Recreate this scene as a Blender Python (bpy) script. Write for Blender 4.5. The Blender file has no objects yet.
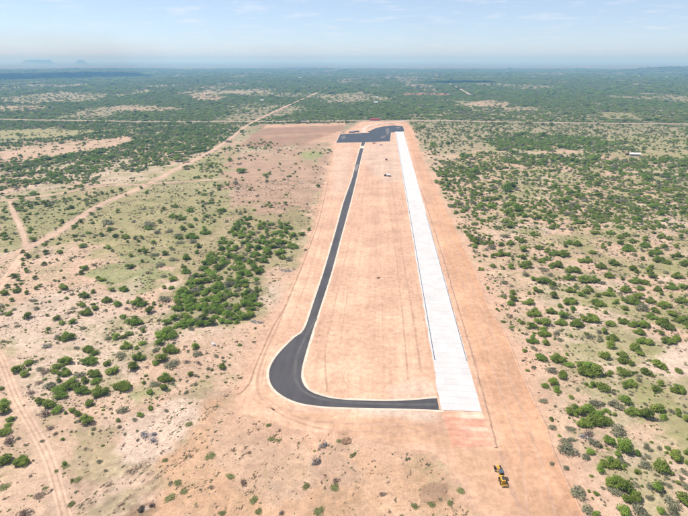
import bpy, bmesh, math, random
import numpy as np
from mathutils import Vector, Matrix
from mathutils.geometry import delaunay_2d_cdt

# ------------------------------------------------------------------ camera, sky, sun, exposure
F, H, HOR = 500.0, 140.0, 60.0            # focal length in photo pixels, flying height in metres, eye-level row
TH = math.atan((258.0 - HOR) / F)
scene = bpy.context.scene
COL = scene.collection
cam = bpy.data.cameras.new('camera'); cam_o = bpy.data.objects.new('camera', cam); COL.objects.link(cam_o)
cam.sensor_width = 36.0; cam.lens = 36.0 * F / 688.0
cam.clip_start = 1.0; cam.clip_end = 200000.0
cam_o.location = (0, 0, H); cam_o.rotation_euler = (math.pi/2 - TH, 0, 0)
scene.camera = cam_o

SUN_EL, SUN_AZ = math.radians(56), math.radians(-66)      # azimuth measured from +Y towards +X
to_sun = Vector((math.sin(SUN_AZ)*math.cos(SUN_EL), math.cos(SUN_AZ)*math.cos(SUN_EL), math.sin(SUN_EL)))
sun = bpy.data.lights.new('sun', 'SUN'); sun.energy = 4.3; sun.angle = math.radians(0.53); sun.color = (1.0, 0.955, 0.905)
sun_o = bpy.data.objects.new('sun', sun); COL.objects.link(sun_o)
sun_o.rotation_euler = to_sun.to_track_quat('Z', 'Y').to_euler(); sun_o.location = (0, 0, 400)

world = bpy.data.worlds.new('World'); scene.world = world; world.use_nodes = True
wn = world.node_tree; wn.nodes.clear(); WL = wn.links.new
wo = wn.nodes.new('ShaderNodeOutputWorld'); bg = wn.nodes.new('ShaderNodeBackground'); bg.inputs['Strength'].default_value = 0.088
sky = wn.nodes.new('ShaderNodeTexSky'); sky.sky_type = 'NISHITA'; sky.sun_disc = False
sky.sun_elevation = SUN_EL; sky.sun_rotation = SUN_AZ; sky.altitude = 500.0
sky.air_density = 0.6; sky.dust_density = 0.15; sky.ozone_density = 3.0
# thin high cloud wisps, the same all over the sky: a cloud layer crossed by the view direction
tc = wn.nodes.new('ShaderNodeTexCoord'); sp = wn.nodes.new('ShaderNodeSeparateXYZ'); WL(tc.outputs['Generated'], sp.inputs[0])
mz = wn.nodes.new('ShaderNodeMath'); mz.operation = 'MAXIMUM'; WL(sp.outputs['Z'], mz.inputs[0]); mz.inputs[1].default_value = 0.012
az = wn.nodes.new('ShaderNodeMath'); az.operation = 'ADD'; WL(mz.outputs[0], az.inputs[0]); az.inputs[1].default_value = 0.09
dv = wn.nodes.new('ShaderNodeVectorMath'); dv.operation = 'DIVIDE'
cb = wn.nodes.new('ShaderNodeCombineXYZ'); [WL(az.outputs[0], cb.inputs[i]) for i in range(3)]
WL(tc.outputs['Generated'], dv.inputs[0]); WL(cb.outputs[0], dv.inputs[1])
cn = wn.nodes.new('ShaderNodeTexNoise'); cn.inputs['Scale'].default_value = 2.6; cn.inputs['Detail'].default_value = 9; cn.inputs['Roughness'].default_value = 0.62
WL(dv.outputs[0], cn.inputs['Vector'])
cr = wn.nodes.new('ShaderNodeMapRange'); cr.inputs[1].default_value = 0.53; cr.inputs[2].default_value = 0.74; cr.inputs[3].default_value = 0.28; cr.inputs[4].default_value = 0.72
WL(cn.outputs['Fac'], cr.inputs[0])
cm = wn.nodes.new('ShaderNodeMixRGB'); cm.inputs[2].default_value = (6.7, 7.0, 7.7, 1)
WL(cr.outputs[0], cm.inputs[0]); WL(sky.outputs[0], cm.inputs[1])
WL(cm.outputs[0], bg.inputs['Color']); WL(bg.outputs[0], wo.inputs['Surface'])

vs = scene.view_settings
vs.view_transform = 'Standard'; vs.look = 'None'; vs.gamma = 1.0; vs.use_curve_mapping = False; vs.exposure = 0.70
scene.cycles.use_denoising = True
scene.cycles.max_bounces = 5; scene.cycles.diffuse_bounces = 2; scene.cycles.volume_bounces = 0
scene.cycles.transparent_max_bounces = 8

# ------------------------------------------------------------------ helpers
CT, ST = math.cos(TH), math.sin(TH)
def P(px, py):                              # photo pixel -> point on the ground plane (m)
    u = (px - 344.0)/F; v = -(py - 258.0)/F
    t = H / (ST - CT*v)
    return np.array([u*t, (CT + ST*v)*t])
def G2P(x, y, z=0.0):                       # ground point -> photo pixel (used for laying out what grows where)
    f = y*CT - (z - H)*ST; u = y*ST + (z - H)*CT
    f = np.maximum(f, 1e-3)
    return 344.0 + F*x/f, 258.0 - F*u/f
def depth(px, py):
    g = P(px, py); return g[1]*CT + H*ST
def hash2(ix, iy, seed):
    h = (ix.astype(np.int64)*374761393 + iy.astype(np.int64)*668265263 + seed*1442695041) & 0xFFFFFFFF
    h = ((h ^ (h >> 13))*1274126177) & 0xFFFFFFFF
    h = ((h ^ (h >> 15))*2246822519) & 0xFFFFFFFF
    return ((h ^ (h >> 16)) & 0xFFFFFF)/float(0xFFFFFF)
def vnoise(x, y, seed=0):
    x = np.asarray(x, float); y = np.asarray(y, float)
    ix = np.floor(x); iy = np.floor(y); fx = x-ix; fy = y-iy
    fx = fx*fx*(3-2*fx); fy = fy*fy*(3-2*fy)
    a = hash2(ix, iy, seed); b = hash2(ix+1, iy, seed); c = hash2(ix, iy+1, seed); d = hash2(ix+1, iy+1, seed)
    return (a*(1-fx)+b*fx)*(1-fy) + (c*(1-fx)+d*fx)*fy
def fbm(x, y, seed=0, o=4):
    s = 0; a = 0.5; t = 0
    for i in range(o):
        s = s + a*vnoise(x*2**i + 17.3*i, y*2**i - 9.1*i, seed+i); t += a; a *= 0.55
    return s/t
def sstep(a, b, x):
    t = np.clip((x-a)/(b-a), 0, 1); return t*t*(3-2*t)
def sdf(poly, x, y):                        # signed distance, negative inside
    x = np.asarray(x, float); y = np.asarray(y, float)
    p = np.asarray(poly, float); d = np.full(x.shape, 1e18); ins = np.zeros(x.shape, bool)
    for i in range(len(p)):
        ax, ay = p[i]; bx, by = p[(i+1) % len(p)]
        ex, ey = bx-ax, by-ay
        t = np.clip(((x-ax)*ex + (y-ay)*ey)/(ex*ex+ey*ey+1e-12), 0, 1)
        d = np.minimum(d, (x-ax-t*ex)**2 + (y-ay-t*ey)**2)
        c = ((ay > y) != (by > y)) & (x < ex*(y-ay)/((ey if ey else 1e-12)) + ax)
        ins ^= c
    d = np.sqrt(d); return np.where(ins, -d, d)
def pdist(line, x, y):                      # distance to a polyline
    p = np.asarray(line, float); x = np.asarray(x, float); y = np.asarray(y, float); out = np.full(x.shape, 1e9); pad = 40.0   # beyond 40 m: far
    near = np.where((x > p[:,0].min()-pad) & (x < p[:,0].max()+pad) & (y > p[:,1].min()-pad) & (y < p[:,1].max()+pad))[0]
    if not len(near): return out
    X, Y = x[near], y[near]; d = np.full(X.shape, 1e18); st = 8
    for c in range(0, len(p)-1, st):
        q = p[c:c+st+1]
        m = np.where((X > q[:,0].min()-pad) & (X < q[:,0].max()+pad) & (Y > q[:,1].min()-pad) & (Y < q[:,1].max()+pad))[0]
        if not len(m): continue
        xx, yy, dd = X[m], Y[m], d[m]
        for i in range(len(q)-1):
            ax, ay = q[i]; ex, ey = q[i+1]-q[i]
            t = np.clip(((xx-ax)*ex + (yy-ay)*ey)/(ex*ex+ey*ey+1e-12), 0, 1)
            dd = np.minimum(dd, (xx-ax-t*ex)**2 + (yy-ay-t*ey)**2)
        d[m] = dd
    out[near] = np.sqrt(d); return out
def smooth(pts, step):                      # Catmull-Rom through points, resampled about every `step` metres
    pts = [np.asarray(p, float) for p in pts]; out = []
    ext = [2*pts[0]-pts[1]] + pts + [2*pts[-1]-pts[-2]]
    for i in range(1, len(ext)-2):
        a, b, c, d = ext[i-1:i+3]; n = max(2, int(np.linalg.norm(c-b)/step))
        for k in range(n):
            t = k/n
            out.append(0.5*((2*b) + (c-a)*t + (2*a-5*b+4*c-d)*t*t + (3*b-a-3*c+d)*t**3))
    out.append(pts[-1]); return np.array(out)

def tag(o, label=None, cat=None, group=None, kind=None):
    for k, v in (('label', label), ('category', cat), ('group', group), ('kind', kind)):
        if v: o[k] = v
    return o
def link(name, me, mat=None, parent=None):
    o = bpy.data.objects.new(name, me); COL.objects.link(o)
    if me is not None and mat is not None and len(me.materials) == 0: me.materials.append(mat)
    if parent is not None: o.parent = parent
    return o
def empty(name, loc, rz=0.0, label=None, cat=None, group=None, scale=1.0):
    o = bpy.data.objects.new(name, None); COL.objects.link(o); o.location = loc; o.rotation_euler = (0, 0, rz)
    o.scale = (scale,)*3 if isinstance(scale, (int, float)) else scale
    o.empty_display_size = 0.5
    return tag(o, label, cat, group)
def mesh_np(name, V, Fc, col=None, smooth_=False):
    me = bpy.data.meshes.new(name)
    V = np.asarray(V, np.float32); Fc = np.asarray(Fc, np.int32)
    me.vertices.add(len(V)); me.vertices.foreach_set('co', V.ravel())
    k = Fc.shape[1]
    me.loops.add(Fc.size); me.loops.foreach_set('vertex_index', Fc.ravel())
    me.polygons.add(len(Fc)); me.polygons.foreach_set('loop_start', np.arange(0, Fc.size, k, dtype=np.int32))
    me.polygons.foreach_set('loop_total', np.full(len(Fc), k, np.int32))
    if smooth_: me.polygons.foreach_set('use_smooth', np.ones(len(Fc), bool))
    if col is not None:
        a = me.color_attributes.new('Col', 'FLOAT_COLOR', 'POINT')
        a.data.foreach_set('color', (col if col.shape[1] == 4 else np.concatenate([col, np.zeros((len(col), 1))], 1)).astype(np.float32).ravel())
    me.update(calc_edges=True); return me

class MB:                                   # collects simple solids into one mesh
    def __init__(s): s.v = []; s.f = []
    def add(s, v, f):
        n = len(s.v); s.v += [tuple(p) for p in v]; s.f += [tuple(i+n for i in q) for q in f]; return s
    def box(s, x0, x1, y0, y1, z0, z1, taper=0.0):
        t = taper
        return s.add([(x0,y0,z0),(x1,y0,z0),(x1,y1,z0),(x0,y1,z0),(x0+t,y0+t,z1),(x1-t,y0+t,z1),(x1-t,y1-t,z1),(x0+t,y1-t,z1)],
                     [(3,2,1,0),(4,5,6,7),(0,1,5,4),(1,2,6,5),(2,3,7,6),(3,0,4,7)])
    def prism(s, prof, y0, y1):             # profile in x,z extruded along y
        n = len(prof)
        return s.add([(x,y0,z) for x,z in prof]+[(x,y1,z) for x,z in prof],
                     [tuple(range(n)), tuple(range(2*n-1,n-1,-1))]+[(i,i+n,(i+1)%n+n,(i+1)%n) for i in range(n)])
    def tube(s, a, b, r0, r1=None, n=8):
        r1 = r0 if r1 is None else r1
        a = Vector(a); b = Vector(b); q = (b-a).to_track_quat('Z','Y')
        ring = lambda c, r: [c + q @ Vector((math.cos(2*math.pi*i/n)*r, math.sin(2*math.pi*i/n)*r, 0)) for i in range(n)]
        return s.add(ring(a,r0)+ring(b,r1), [tuple(range(n-1,-1,-1)), tuple(range(n,2*n))]+[(i,(i+1)%n,(i+1)%n+n,i+n) for i in range(n)])
    def mesh(s, name, bevel=0.0):
        me = bpy.data.meshes.new(name); me.from_pydata(s.v, [], s.f)
        bm = bmesh.new(); bm.from_mesh(me); bmesh.ops.recalc_face_normals(bm, faces=bm.faces)
        if bevel: bmesh.ops.bevel(bm, geom=bm.edges[:], offset=bevel, segments=1, affect='EDGES')
        bm.to_mesh(me); bm.free(); return me
    def build(s, name, mat, parent=None, bevel=0.0): return link(name, s.mesh(name, bevel), mat, parent)

# ------------------------------------------------------------------ materials
def newmat(name):
    m = bpy.data.materials.new(name); m.use_nodes = True; nt = m.node_tree
    return m, nt, nt.nodes['Principled BSDF'], nt.links.new
def nd(nt, t, **kw):
    n = nt.nodes.new(t)
    for k, v in kw.items(): setattr(n, k, v)
    return n
def plain(name, col, rough=0.6, metal=0.0, var=0.18, scale=3.0, spec=0.3):
    m, nt, b, L = newmat(name)
    t = nd(nt, 'ShaderNodeTexCoord'); n = nd(nt, 'ShaderNodeTexNoise'); n.inputs['Scale'].default_value = scale; n.inputs['Detail'].default_value = 5
    L(t.outputs['Object'], n.inputs['Vector'])
    r = nd(nt, 'ShaderNodeValToRGB')
    r.color_ramp.elements[0].position = 0.3; r.color_ramp.elements[1].position = 0.7
    r.color_ramp.elements[0].color = (*[c*(1-var) for c in col], 1); r.color_ramp.elements[1].color = (*[min(1, c*(1+var)) for c in col], 1)
    L(n.outputs['Fac'], r.inputs[0]); L(r.outputs[0], b.inputs['Base Color'])
    b.inputs['Roughness'].default_value = rough; b.inputs['Metallic'].default_value = metal
    b.inputs['Specular IOR Level'].default_value = spec
    return m

def earth_mat(name, streak_dir=None, streak=0.0, bump=0.35, speck=0.35, litter=False):
    """soil: colour from the ground map, broken up by several scales of procedural noise"""
    m, nt, b, L = newmat(name)
    va = nd(nt, 'ShaderNodeVertexColor', layer_name='Col'); tc = nd(nt, 'ShaderNodeNewGeometry')
    def noise(scale, det, rough=0.6, vec=None):
        n = nd(nt, 'ShaderNodeTexNoise'); n.inputs['Scale'].default_value = scale; n.inputs['Detail'].default_value = det; n.inputs['Roughness'].default_value = rough
        L(vec if vec else tc.outputs['Position'], n.inputs['Vector']); return n.outputs['Fac']
    def rng(x, a, bb, c, d):
        r = nd(nt, 'ShaderNodeMapRange'); L(x, r.inputs[0])
        for i, q in enumerate((a, bb, c, d)): r.inputs[i+1].default_value = q
        return r.outputs[0]
    def mul(x, y):
        k = nd(nt, 'ShaderNodeMath', operation='MULTIPLY'); L(x, k.inputs[0])
        if isinstance(y, float): k.inputs[1].default_value = y
        else: L(y, k.inputs[1])
        return k.outputs[0]
    f = mul(rng(noise(0.045, 6), 0.35, 0.65, 0.88, 1.12), rng(noise(0.33, 6, 0.75), 0.37, 0.63, 0.82, 1.16))
    f = mul(f, rng(noise(2.3, 4, 0.7), 0.28, 0.5, 1.0 - speck, 1.0))
    if streak_dir is not None:
        mp = nd(nt, 'ShaderNodeMapping', vector_type='TEXTURE'); mp.inputs['Rotation'].default_value = (0, 0, streak_dir)
        mp.inputs['Scale'].default_value = (1, 45, 1); L(tc.outputs['Position'], mp.inputs['Vector'])
        f = mul(f, rng(noise(0.55, 4, 0.6, mp.outputs[0]), 0.3, 0.7, 1.0-streak, 1.0+streak))
        f = mul(f, rng(noise(0.09, 3, 0.5, mp.outputs[0]), 0.35, 0.65, 1.0-streak*0.8, 1.0+streak*0.8))
    mx = nd(nt, 'ShaderNodeVectorMath', operation='SCALE'); L(va.outputs['Color'], mx.inputs[0]); L(f, mx.inputs['Scale'])
    def over(prev, mask, colr):
        q = nd(nt, 'ShaderNodeMixRGB'); L(mask, q.inputs[0]); L(prev, q.inputs[1]); q.inputs[2].default_value = (*colr, 1); return q.outputs[0]
    cur = mx.outputs[0]
    if litter:
        cur = over(cur, mul(rng(noise(0.30, 8, 0.78), 0.47, 0.58, 0.0, 0.68), va.outputs['Alpha']), (.195, .195, .088))
        cur = over(cur, mul(rng(noise(0.75, 6, 0.75), 0.50, 0.60, 0.0, 0.60), rng(va.outputs['Alpha'], 0, 1, .55, .9)), (.30, .20, .132))
        cur = over(cur, rng(noise(1.5, 4, 0.75), 0.55, 0.64, 0.0, 0.45), (.22, .15, .10))
    L(cur, b.inputs['Base Color']); b.inputs['Roughness'].default_value = 0.95; b.inputs['Specular IOR Level'].default_value = 0.1
    bp = nd(nt, 'ShaderNodeBump'); bp.inputs['Strength'].default_value = bump; bp.inputs['Distance'].default_value = 0.5
    L(noise(0.9, 7, 0.7), bp.inputs['Height']); L(bp.outputs[0], b.inputs['Normal'])
    return m

def leaf_mat(name, c0, c1, trans=0.35, patch=0.5):
    m, nt, b, L = newmat(name)
    oi = nd(nt, 'ShaderNodeObjectInfo'); g = nd(nt, 'ShaderNodeNewGeometry'); t = nd(nt, 'ShaderNodeTexCoord')
    n = nd(nt, 'ShaderNodeTexNoise'); n.inputs['Scale'].default_value = 2.2; n.inputs['Detail'].default_value = 3; L(t.outputs['Object'], n.inputs['Vector'])
    a = nd(nt, 'ShaderNodeMath', operation='MULTIPLY_ADD'); L(oi.outputs['Random'], a.inputs[0]); a.inputs[1].default_value = 0.75
    L(n.outputs['Fac'], a.inputs[2])
    s = nd(nt, 'ShaderNodeMath', operation='MULTIPLY_ADD'); L(g.outputs['Random Per Island'], s.inputs[0]); s.inputs[1].default_value = 0.5; L(a.outputs[0], s.inputs[2])
    r = nd(nt, 'ShaderNodeMapRange'); r.inputs[1].default_value = 0.45; r.inputs[2].default_value = 1.6; L(s.outputs[0], r.inputs[0])
    mix = nd(nt, 'ShaderNodeMixRGB'); mix.inputs[1].default_value = (*c0, 1); mix.inputs[2].default_value = (*c1, 1); L(r.outputs[0], mix.inputs[0])
    L(mix.outputs[0], b.inputs['Base Color']); b.inputs['Roughness'].default_value = 0.75; b.inputs['Specular IOR Level'].default_value = 0.15
    tr = nd(nt, 'ShaderNodeBsdfTranslucent'); L(mix.outputs[0], tr.inputs['Color'])
    ms = nd(nt, 'ShaderNodeMixShader'); ms.inputs[0].default_value = trans
    L(b.outputs[0], ms.inputs[1]); L(tr.outputs[0], ms.inputs[2]); L(ms.outputs[0], nt.nodes['Material Output'].inputs['Surface'])
    return m

M = {}
M['yellow'] = plain('machine_yellow', (0.50, 0.29, 0.035), 0.55, 0, .3)
M['tyre'] = plain('tyre_rubber', (0.02, 0.02, 0.022), 0.9)
M['glass'] = plain('tinted_glass', (0.02, 0.03, 0.045), 0.12, 0, 0.05, 1, 0.5)
M['steel'] = plain('worn_steel', (0.09, 0.085, 0.08), 0.6, 0.4)
M['white'] = plain('white_paint', (0.78, 0.78, 0.76), 0.5, 0, 0.08)
M['bluegrey'] = plain('blue_grey_paint', (0.16, 0.22, 0.30), 0.55)
M['dark'] = plain('dark_paint', (0.035, 0.036, 0.04), 0.6)
M['red'] = plain('red_metal_sheet', (0.27, 0.05, 0.052), 0.6)
M['tin'] = plain('pale_tin_roof', (0.72, 0.73, 0.74), 0.45, 0.1, 0.1, 0.6)
M['wall'] = plain('block_wall', (0.42, 0.37, 0.31), 0.9)
M['brown'] = plain('rusty_brown', (0.12, 0.06, 0.04), 0.8)
M['bark'] = plain('bark', (0.10, 0.075, 0.055), 0.9)
M['dead'] = plain('dead_branches', (0.27, 0.235, 0.205), 0.9, 0, 0.35, 2.0)
M['cloud'] = plain('cloud_white', (0.9, 0.9, 0.9), 1.0, 0, 0.02)
M['juniper'] = leaf_mat('juniper_leaves', (0.092, 0.122, 0.020), (0.265, 0.330, 0.060))
M['mesquite'] = leaf_mat('mesquite_leaves', (0.110, 0.172, 0.026), (0.280, 0.395, 0.070), 0.45)
M['sage'] = leaf_mat('sage_leaves', (0.140, 0.140, 0.085), (0.275, 0.268, 0.165), 0.3)
M['dry'] = leaf_mat('dry_leaves', (0.15, 0.105, 0.075), (0.31, 0.23, 0.17), 0.2)
M['grass'] = leaf_mat('grass_blades', (0.13, 0.15, 0.05), (0.30, 0.31, 0.13), 0.4)

# ------------------------------------------------------------------ layout of the place (outlines read off the photograph on the ground plane)
RL0, RL1 = P(440.3, 411), P(395.3, 131.5)
RR0, RR1 = P(482.0, 411), P(403.2, 131.5)
RD = (RL1-RL0)/np.linalg.norm(RL1-RL0) + (RR1-RR0)/np.linalg.norm(RR1-RR0); RD = RD/np.linalg.norm(RD)
RN = np.array([RD[1], -RD[0]])             # to the right of the runway direction
RC0 = (RL0+RR0)/2; RC1 = (RL1+RR1)/2
RW = float(np.dot(RR0-RL0, RN)); RLEN = float(np.dot(RC1-RC0, RD))
RANG = math.atan2(RD[1], RD[0])
print('runway', RW, np.dot(RR1-RL1, RN), RLEN, math.degrees(RANG))

GRADED = [(362,121.5),(405,121.0),(411,128),(414,137),(424,162),(431.5,179),(449,216.5),(474,269),(489,308),(504,332),(517,363),(533,400),(545,425),(552,448),
          (566,480),(584,516),(600,556),(500,560),(484,516),(470,494),(452,470),(430,452),(395,446),(350,437),(318,432),(290,428),(262,418),(240,412),(236,398),(247,385),
          (257,360),(272,327.5),(286,302),(307,251.5),(319.5,216.5),(328,179),(333,158),(334,143),(345,133)]
TAXI = [(362.2,141.0),(356.3,161.7),(352.2,178),(344,201.5),(335.7,231.5),(325,268),(314.5,300),(304.5,328.7),(294.5,337.5),(279.5,352.5),(270.7,366),(269.2,377.5),
        (273,387.5),(283,396),(299.5,403),(322,406.3),(344,407.5),(394,408.5),(440.6,410),(439.6,398),(394,401),(344,399.7),(322,396),(308,390),(302,381),(301.3,372),
        (304.5,357.5),(312,332.5),(321.8,302.5),(331.5,272),(341.5,235),(351,200),(356.5,178),(360.2,161.7),(365.4,141.0)]
APRON = [(340.3,134.2),(352,133.6),(368.6,132.8),(371,130.2),(376,128.0),(383,126.5),(393,125.4),(402.8,126.2),(404.6,131.3),(391,132.5),(390,141.3),(365,142.2),(336,142.9)]
PAD = [(442.5,412.4),(483,411.8),(492,446),(470,447),(452,446.5)]
roads = {   # name: (points in px, full width in m, colour)
 'ranch': ([(-60,292),(-20,272),(20,252),(60,231),(100,205),(138,189),(175,170),(210,152),(230,139),(246,126.5),(262,118),(285,107),(312,95),(330,86.5)], 7.0),
 'branch': ([(-40,207),(0,201),(30,198),(62,193),(105,186),(140,184.5),(180,182),(225,179)], 5.0),
 'spur': ([(10,201),(14,214),(22,231),(26,246)], 3.5),
 'track': ([(-30,330),(-4,352),(6,372),(16,398),(33,428),(47,455),(57,485),(66,520),(74,560)], 4.2),
 'loop': ([(26,250),(14,268),(2,284),(-20,310)], 5.0),
 'highway': ([(-120,116.5),(0,119.5),(90,121),(170,122),(250,121.8),(340,121.2),(410,120.8),(470,121.4),(560,123),(688,124.2),(860,126)], 10.0),
 'caliche': ([(448,83),(456,87),(463,91),(470,95)], 13.0),
 'access': ([(363.5,133),(364,129.5),(368,126.6),(380,124.0),(395,122.6),(407,120.9)], 11.0),
}
def W(pts): return np.array([P(*p) for p in pts])
GRADED_W, TAXI_W, APRON_W, PAD_W = W(GRADED), W(TAXI), W(APRON), W(PAD)
ROADS_W = {k: (smooth(W(p), 4.0 if k not in ('highway','caliche') else 25.0), w) for k, (p, w) in roads.items()}

# ------------------------------------------------------------------ terrain heights and soil colours (functions of place)
def ridge(x, y, cx, cy, sx, sy, h): return h*np.exp(-((x-cx)/sx)**2-((y-cy)/sy)**2)
RIDGES = []
for px, py, sx, sy, h in ((600,72.5,500,420,26),(650,71.5,620,380,42),(700,72,700,420,55),(760,72,800,500,50),(560,68.5,700,500,30),(660,67,1500,900,50),(20,66,1400,900,30),(180,65,2500,1200,32),(470,65,2600,1100,26)):
    c = P(px, py); RIDGES.append((c[0], c[1], sx, sy, h*.62))
def height(x, y):
    x = np.asarray(x, float); y = np.asarray(y, float)
    D = np.hypot(x, y)
    z = (fbm(x/60, y/60, 3, 3)-0.5)*1.6*sstep(80, 300, D) + (fbm(x/9, y/9, 5, 3)-0.5)*0.5
    z = z + (fbm(x/1500, y/1500, 7, 3)-0.5)*26*sstep(1800, 5000, D)
    g = sdf(GRADED_W, x, y); m = sstep(2, 30, g)
    for k, (ln, w) in ROADS_W.items(): m = m*sstep(w*0.6+1, w*0.6+14, pdist(ln, x, y))
    z = z*m - 0.0
    for r in RIDGES: z = z + ridge(x, y, *r)*(0.7+0.6*fbm(x/300, y/300, 9, 3))
    return z

SAND = np.array((.475,.328,.234)); PALE = np.array((.53,.408,.325)); PEACH = np.array((.497,.313,.214)); ORANGE = np.array((.428,.240,.138))
GRASS = np.array((.240,.232,.102)); OLIVE = np.array((.18,.185,.080)); BROWN = np.array((.335,.222,.155)); FOREST = np.array((.122,.138,.062))
REDD = np.array((.285,.160,.112)); DIRT = np.array((.20,.125,.075)); GREEN = np.array((.14,.185,.065)); ROADC = np.array((.45,.318,.23)); CAL = np.array((.40,.315,.245))
PATCH = [  # outline, colour, edge softness px, wobble px, strength
 ([(0,246),(0,194),(60,189),(110,187),(170,168),(215,148),(240,150),(232,180),(228,212),(200,240),(165,256),(140,262),(70,246),(20,252)], GRASS, 9, 10, .85),
 ([(0,232),(0,206),(60,198),(90,200),(60,222),(25,243)], OLIVE*1.15, 8, 8, .55),
 ([(78,274),(120,262),(165,258),(168,276),(130,292),(105,284)], GREEN*1.15, 7, 8, .75),
 ([(38,272),(62,262),(62,270),(46,276)], GREEN*1.25, 5, 4, .7),
 ([(130,395),(175,380),(172,392),(138,402)], GREEN*1.2, 6, 5, .6),
 ([(222,158),(262,146),(333,144),(318,214),(298,222),(246,232),(226,208)], BROWN, 9, 12, .92),
 ([(300,152),(322,152),(322,160),(303,160)], GREEN*1.35, 4, 3, .7),
 ([(175,215),(248,208),(310,215),(300,262),(262,280),(262,322),(172,328),(172,262)], GRASS*0.9, 8, 10, .7),
 ([(238,147),(264,124.6),(346,122.2),(342,132),(334,142.5),(285,146)], REDD, 2.5, 2, .95),
 ([(262,135.6),(300,133.6),(342,132.2),(341,133.8),(300,135.4),(262,137.2)], PEACH*.85, 1.2, 1.2, .55),
 ([(410,113),(480,111),(560,112.5),(700,114),(900,116),(900,124),(688,123),(560,121),(410,119.5)], np.array((.27,.215,.14)), 3, 4, .5),
 ([(262,128.5),(266,124.6),(346,122.2),(345,125.2),(300,126.5)], PEACH, 1.2, 1, .9),
 ([(305,143),(325,136),(342,131),(336,143)], PEACH*1.02, 1.5, 1.5, .8),
 ([(0,150),(60,144),(128,136.5),(138,138),(120,146),(70,154),(35,161),(0,163)], SAND*0.98, 3, 4, .85),
 ([(0,130),(50,129),(105,131),(60,138),(0,140)], GRASS*1.15, 3, 4, .75),
 ([(0,97.5),(30,94),(60,91.2),(108,93.5),(100,101),(40,103),(0,102)], np.array((.30,.26,.17)), 1.6, 2, .9),
 ([(85,98),(110,97),(108,101.5),(88,102.5)], OLIVE, 1.2, 1, .8),
 ([(0,106),(45,105.5),(58,107.5),(30,111),(0,111)], SAND*.9, 1.2, 3, .7),
 ([(108,107),(150,106),(190,108),(170,111.5),(120,110.5)], SAND*.85, 1.2, 3, .65),
 ([(112,95),(150,90),(155,91),(118,97)], GRASS*1.2, 1, 1, .7),
 ([(186,95),(205,92),(228,97),(215,101.5),(195,99.5)], SAND*.9, 1.5, 2, .75),
 ([(185,90),(255,91),(330,94),(325,98),(250,96)], np.array((.24,.20,.14)), 2, 3, .5),
 ([(402,94),(412,93),(430,92.6),(452,93.8),(448,95.6),(425,95.4),(404,95.6)], np.array((.33,.15,.11)), .5, .5, .95),
 ([(462,104.5),(478,101),(492,99.8),(512,103),(505,107),(480,106.5)], SAND*.95, 1.5, 2, .8),
 ([(500,106),(540,107),(538,111),(505,111)], SAND*.8, 1.5, 3, .45),
 ([(600,112),(640,113.5),(638,119),(608,119)], GRASS, 1.5, 2, .6),
 ([(412,123.5),(688,126),(760,127),(760,150),(600,150),(560,146),(500,138),(470,150),(432,158),(420,140)], np.array((.265,.232,.145)), 3, 5, .85),
 ([(585,138),(688,132),(688,160),(655,160),(600,152)], GRASS*1.05, 3, 4, .6),
 ([(537,151.5),(578,150.6),(578,153.5),(540,154.6)], SAND, .9, .8, .85),
 ([(600,157.6),(660,158.5),(660,161),(606,160)], SAND*.95, .8, .8, .6),
 ([(424,150),(444,155),(470,180),(520,262),(560,330),(600,420),(640,516),(600,540),(545,425),(517,363),(474,269),(449,216),(431,179)], SAND*1.02, 6, 8, .8),
 ([(652,360),(688,338),(720,330),(720,372),(668,374)], PALE*.97, 5, 5, .9),
 ([(562,452),(588,452),(612,486),(628,530),(604,530),(584,490)], SAND*1.04, 4, 4, .9),
 ([(618,430),(650,418),(668,432),(640,446)], SAND*1.03, 4, 4, .8),
 ([(618,222),(688,232),(688,240),(640,236)], SAND, 3, 3, .6),
 ([(566,345),(610,330),(640,350),(610,372),(575,372)], GRASS*1.15, 8, 8, .6),
 ([(650,400),(688,380),(700,430),(670,425)], GRASS, 7, 8, .65),
 ([(600,465),(660,455),(690,516),(640,520)], GRASS*1.1, 9, 10, .55),
 ([(0,395),(18,398),(40,440),(60,516),(0,516)], SAND*1.02, 8, 8, .6),
 ([(130,420),(180,395),(205,420),(170,455),(120,470)], PALE*1.02, 9, 9, .75),
 ([(60,290),(140,285),(120,330),(20,345),(0,320)], PALE*.93, 14, 12, .65),
 ([(0,270),(60,255),(110,258),(70,290),(0,300)], SAND*1.02, 8, 8, .7),
 ([(205,405),(250,390),(300,428),(345,438),(420,446),(470,492),(486,520),(470,560),(120,560),(150,500)], np.array((.455,.282,.176)), 20, 14, .85),
 ([(338,435),(346,434),(352,440),(346,447),(339,445)], DIRT, 2.2, 1.5, .85),  # brown soil and the dug pit's shade, painted together
 ([(420,486),(446,484),(450,502),(424,503)], DIRT*1.15, 4, 3, .8),
 ([(268,482),(282,480),(284,490),(272,492)], np.array((.24,.17,.14)), 3, 2.5, .75),
 ([(308,455),(340,448),(360,480),(330,505),(312,490)], np.array((.33,.225,.165)), 10, 9, .6),
 ([(208,405),(250,392),(300,425),(330,470),(280,500),(220,470)], SAND*.93, 14, 14, .6),
 ([(120,516),(146,502),(160,508),(158,520),(128,524)], DIRT, 4, 4, .65),
]
STREAK_A = P(150,470) - P(262,372); STREAK_A = STREAK_A/np.linalg.norm(STREAK_A)
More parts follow.
